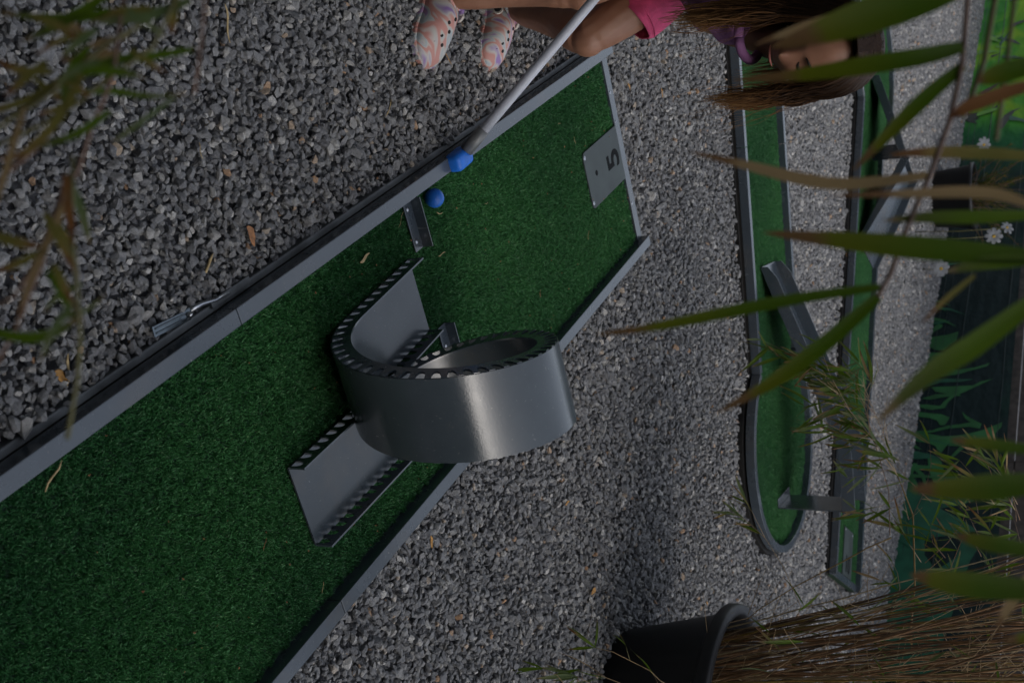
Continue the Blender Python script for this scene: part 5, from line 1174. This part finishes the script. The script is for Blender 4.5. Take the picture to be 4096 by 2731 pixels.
LT = [
 ('straw', (208, 1902), TZ, .047, .0016, (50, -110), 0, 'straw piece lying on the turf near the rail at the left edge'),
 ('dry_leaf', (1455, 1032), TZ, .036, .0060, (60, -50), 0, 'pale dry leaf lying on the turf between the rail and the loop'),
 ('straw', (1763, 1017), TZ, .030, .0011, (54, -24), 0, 'straw stub lying on the turf in front of the loop entrance'),
 ('straw', (1755, 853), TZ, .023, .0011, (45, 2), 0, 'short straw lying on the turf just below the blue ball'),
 ('straw', (1943, 814), TZ, .016, .0006, (25, -15), 0, 'tiny pale straw lying mid turf right of the ball'),
 ('straw', (1600, 880), TZ, .038, .0005, (-22, 60), 0, 'hair thin straw lying left of the screwed bracket'),
 ('straw', (2235, 495), TZ, .014, .0006, (19, 2), 0, 'small straw lying on the turf below the club shaft'),
 ('straw', (2296, 562), TZ, .020, .0007, (6, 28), 0, 'small pale straw lying above the number plate corner'),
 ('straw', (2351, 941), TZ, .026, .0006, (-2, 40), 0, 'thin straw lying on the turf near the lane corner'),
 ('straw', (2158, 1173), TZ, .018, .0008, (-2, 25), 1, 'brown straw bit lying on turf near the right rail'),
 ('straw', (1056, 2176), TZ, .022, .0006, (-8, 50), 1, 'brown thin straw lying on the wide near turf'),
 ('straw', (1288, 2347), TZ, .020, .0006, (-3, 40), 0, 'pale straw lying on the turf close to the rail joint'),
 ('straw', (905, 96), GZT, .062, .0034, (25, 140), 0, 'long split straw stuck in gravel at the top edge'),
 ('straw', (799, 604), GZT, .026, .0008, (20, 75), 0, 'thin straw lying on open gravel left of the rail'),
 ('straw', (826, 1062), GZT, .044, .0026, (55, -95), 0, 'flat straw blade lying on gravel by the brown leaf'),
 ('dry_leaf', (999, 945), GZT, .036, .0150, (35, 80), 1, 'curled brown leaf lying on gravel beside the galvanised frame'),
 ('dry_leaf', (240, 1503), GZT, .024, .0130, (40, 20), 2, 'orange brown leaf scrap lying on gravel by a straw stick'),
 ('straw', (268, 1478), GZT, .044, .0032, (-8, 90), 0, 'thick straw stick lying upright in gravel by the orange leaf scrap'),
 ('dry_leaf', (1722, 2166), GZT, .026, .0085, (8, 40), 2, 'orange leaf sliver lying on gravel right of the near lane'),
 ('dry_leaf', (2370, 2362), GZT, .030, .0150, (-22, 40), 2, 'tan orange leaf lying on gravel above the big planter'),
 ('dry_leaf', (2826, 2412), GZT, .020, .0080, (8, 26), 2, 'small orange leaf lying on gravel by the planter rim'),
 ('straw', (1551, 436), GZT, .042, .0014, (-22, 70), 0, 'straw blade lying on gravel between the shoes and the rail'),
 ('straw', (1784, 228), GZT, .044, .0012, (48, 70), 2, 'ochre straw lying on gravel between the two shoes'),
 ('dry_leaf', (2645, 372), GZT, .030, .0075, (10, 50), 2, 'orange curled leaf strip lying on gravel right of the shorts'),
 ('dry_leaf', (2512, 345), GZT, .030, .0085, (18, 45), 2, 'brown leaf strip lying on gravel beyond the lane corner'),
 ('straw', (2563, 468), GZT, .034, .0010, (6, 40), 4, 'olive grass stem lying on gravel beyond the number plate'),
 ('dry_leaf', (2266, 2010), GZT, .026, .0060, (20, -14), 2, 'thin yellow leaf lying on gravel below the loop'),
 ('straw', (2540, 1680), GZT, .020, .0008, (-6, 40), 2, 'ochre straw lying on gravel right of the loop band'),
 ('dry_leaf', (2980, 1800), GZT, .024, .0110, (20, 20), 1, 'dark red brown leaf lying against the round lane frame'),
 ('dry_leaf', (3385, 1020), GZT, .035, .0190, (16, 20), 2, 'orange leaf lying on gravel against the farthest lane'),
]
for nm, px, z, L, Wd, an, mi, lab in LT:
    litter(nm, px, z, L, Wd, an, M_CANE[4] if mi == 4 else M_DRY[mi], lab, 'dry leaf' if nm == 'dry_leaf' else 'straw', group='dry scraps on turf and gravel')
sm_ = MB(); rl = random.Random(77)
for i in range(150):
    x = rl.uniform(0.01, LB-0.01); y = rl.uniform(-2.5, -0.05); a = rl.uniform(0, 6.28); s = rl.uniform(0.0012, 0.0032)
    sm_.add([(x+math.cos(a)*s, y+math.sin(a)*s, 0.0048), (x+math.cos(a+2.2)*s*.8, y+math.sin(a+2.2)*s*.8, 0.0052), (x+math.cos(a+4)*s, y+math.sin(a+4)*s, 0.0066), (x, y, 0.0072)], [(0, 1, 3), (1, 2, 3), (2, 0, 3), (0, 2, 1)])
o = sm_.build('leaf_crumbs', M_DRY[1], None, fix=False); tag(o, 'tiny brown leaf crumbs scattered over the near turf', 'leaf crumbs', kind='stuff')

# ------------------------------------------------------------------ unseen hedges put round the course, placed and shaped for its shade and reflections
def make_clump(seed):
    r = np.random.default_rng(seed); vs = []; fs = []
    for i in range(26):
        p = r.normal(0, 0.16, 3); d = r.normal(size=3); d /= np.linalg.norm(d); s = np.cross(d, r.normal(size=3)); s /= np.linalg.norm(s); L = r.uniform(0.09, 0.17); w = L*0.22; o = len(vs)
        vs += [p, p+d*L*.5+s*w, p+d*L, p+d*L*.5-s*w]; fs += [(o, o+1, o+2, o+3)]
    me = me_from(vs, fs, 'leaf_clump'); me.materials.append(M_HEDGE); return me
M_HEDGE = simple('hedge_leaf', (0.028, 0.048, 0.016), 0.5, 0, 0.5, 3)
M_HEDGEIN = simple('hedge_inside', (0.010, 0.014, 0.006), 0.9)
CLUMPS = proto_collection('clump_shapes', [make_clump(s) for s in range(5)])
def hedge(x0, y0, x1, y1, h, thick, label):
    a = np.array([x0, y0]); b = np.array([x1, y1]); L = np.linalg.norm(b-a); d = (b-a)/L; n_ = np.array([-d[1], d[0]])
    t = thing('hedge', label, 'hedge', ((x0+x1)/2, (y0+y1)/2, GZ)); o = Vector(((x0+x1)/2, (y0+y1)/2, GZ))
    M = Matrix(((d[0], n_[0], 0, 0), (d[1], n_[1], 0, 0), (0, 0, 1, 0), (0, 0, 0, 1)))
    MB().box(-L/2, L/2, -thick*.3, thick*.3, 0, h*0.93, M).build('hedge_core', M_HEDGEIN, t)
    N = int(L*h*14); u = rng.uniform(0, L, N); z = rng.uniform(0.05, h, N); s = rng.choice([-1, 1], N)*(thick/2+rng.normal(0, 0.07, N)); top = rng.random(N) < 0.12
    s[top] = rng.uniform(-thick/2, thick/2, top.sum()); z[top] = h + rng.normal(0, 0.12, top.sum())
    p = a[None]+d[None]*u[:, None]+n_[None]*s[:, None]-np.array([o.x, o.y])
    f = scatter('foliage', np.concatenate([p, z[:, None]], 1), rng.uniform(0, 6.28, (N, 3)), np.ones((N, 3))*rng.uniform(0.9, 1.7, (N, 1)), rng.integers(0, 5, N), rng.random(N), CLUMPS, t); f['kind'] = 'stuff'
hedge(-6.5, -6.0, 2.2, -6.0, 6.2, 0.9, 'very tall unseen green hedge behind the photographer, raised to block light')
hedge(2.25, -6.0, 5.0, -6.0, 3.9, 0.8, 'lower stretch of unseen green hedge, kept low to let the light over')
hedge(5.05, -6.0, 9.0, -6.0, 5.6, 0.9, 'tall unseen green hedge behind the big planter, raised to block light')
hedge(-2.9, -5.4, -2.9, 11.5, 4.8, 0.8, 'unseen green hedge along the side where the child stands, set close to darken it')
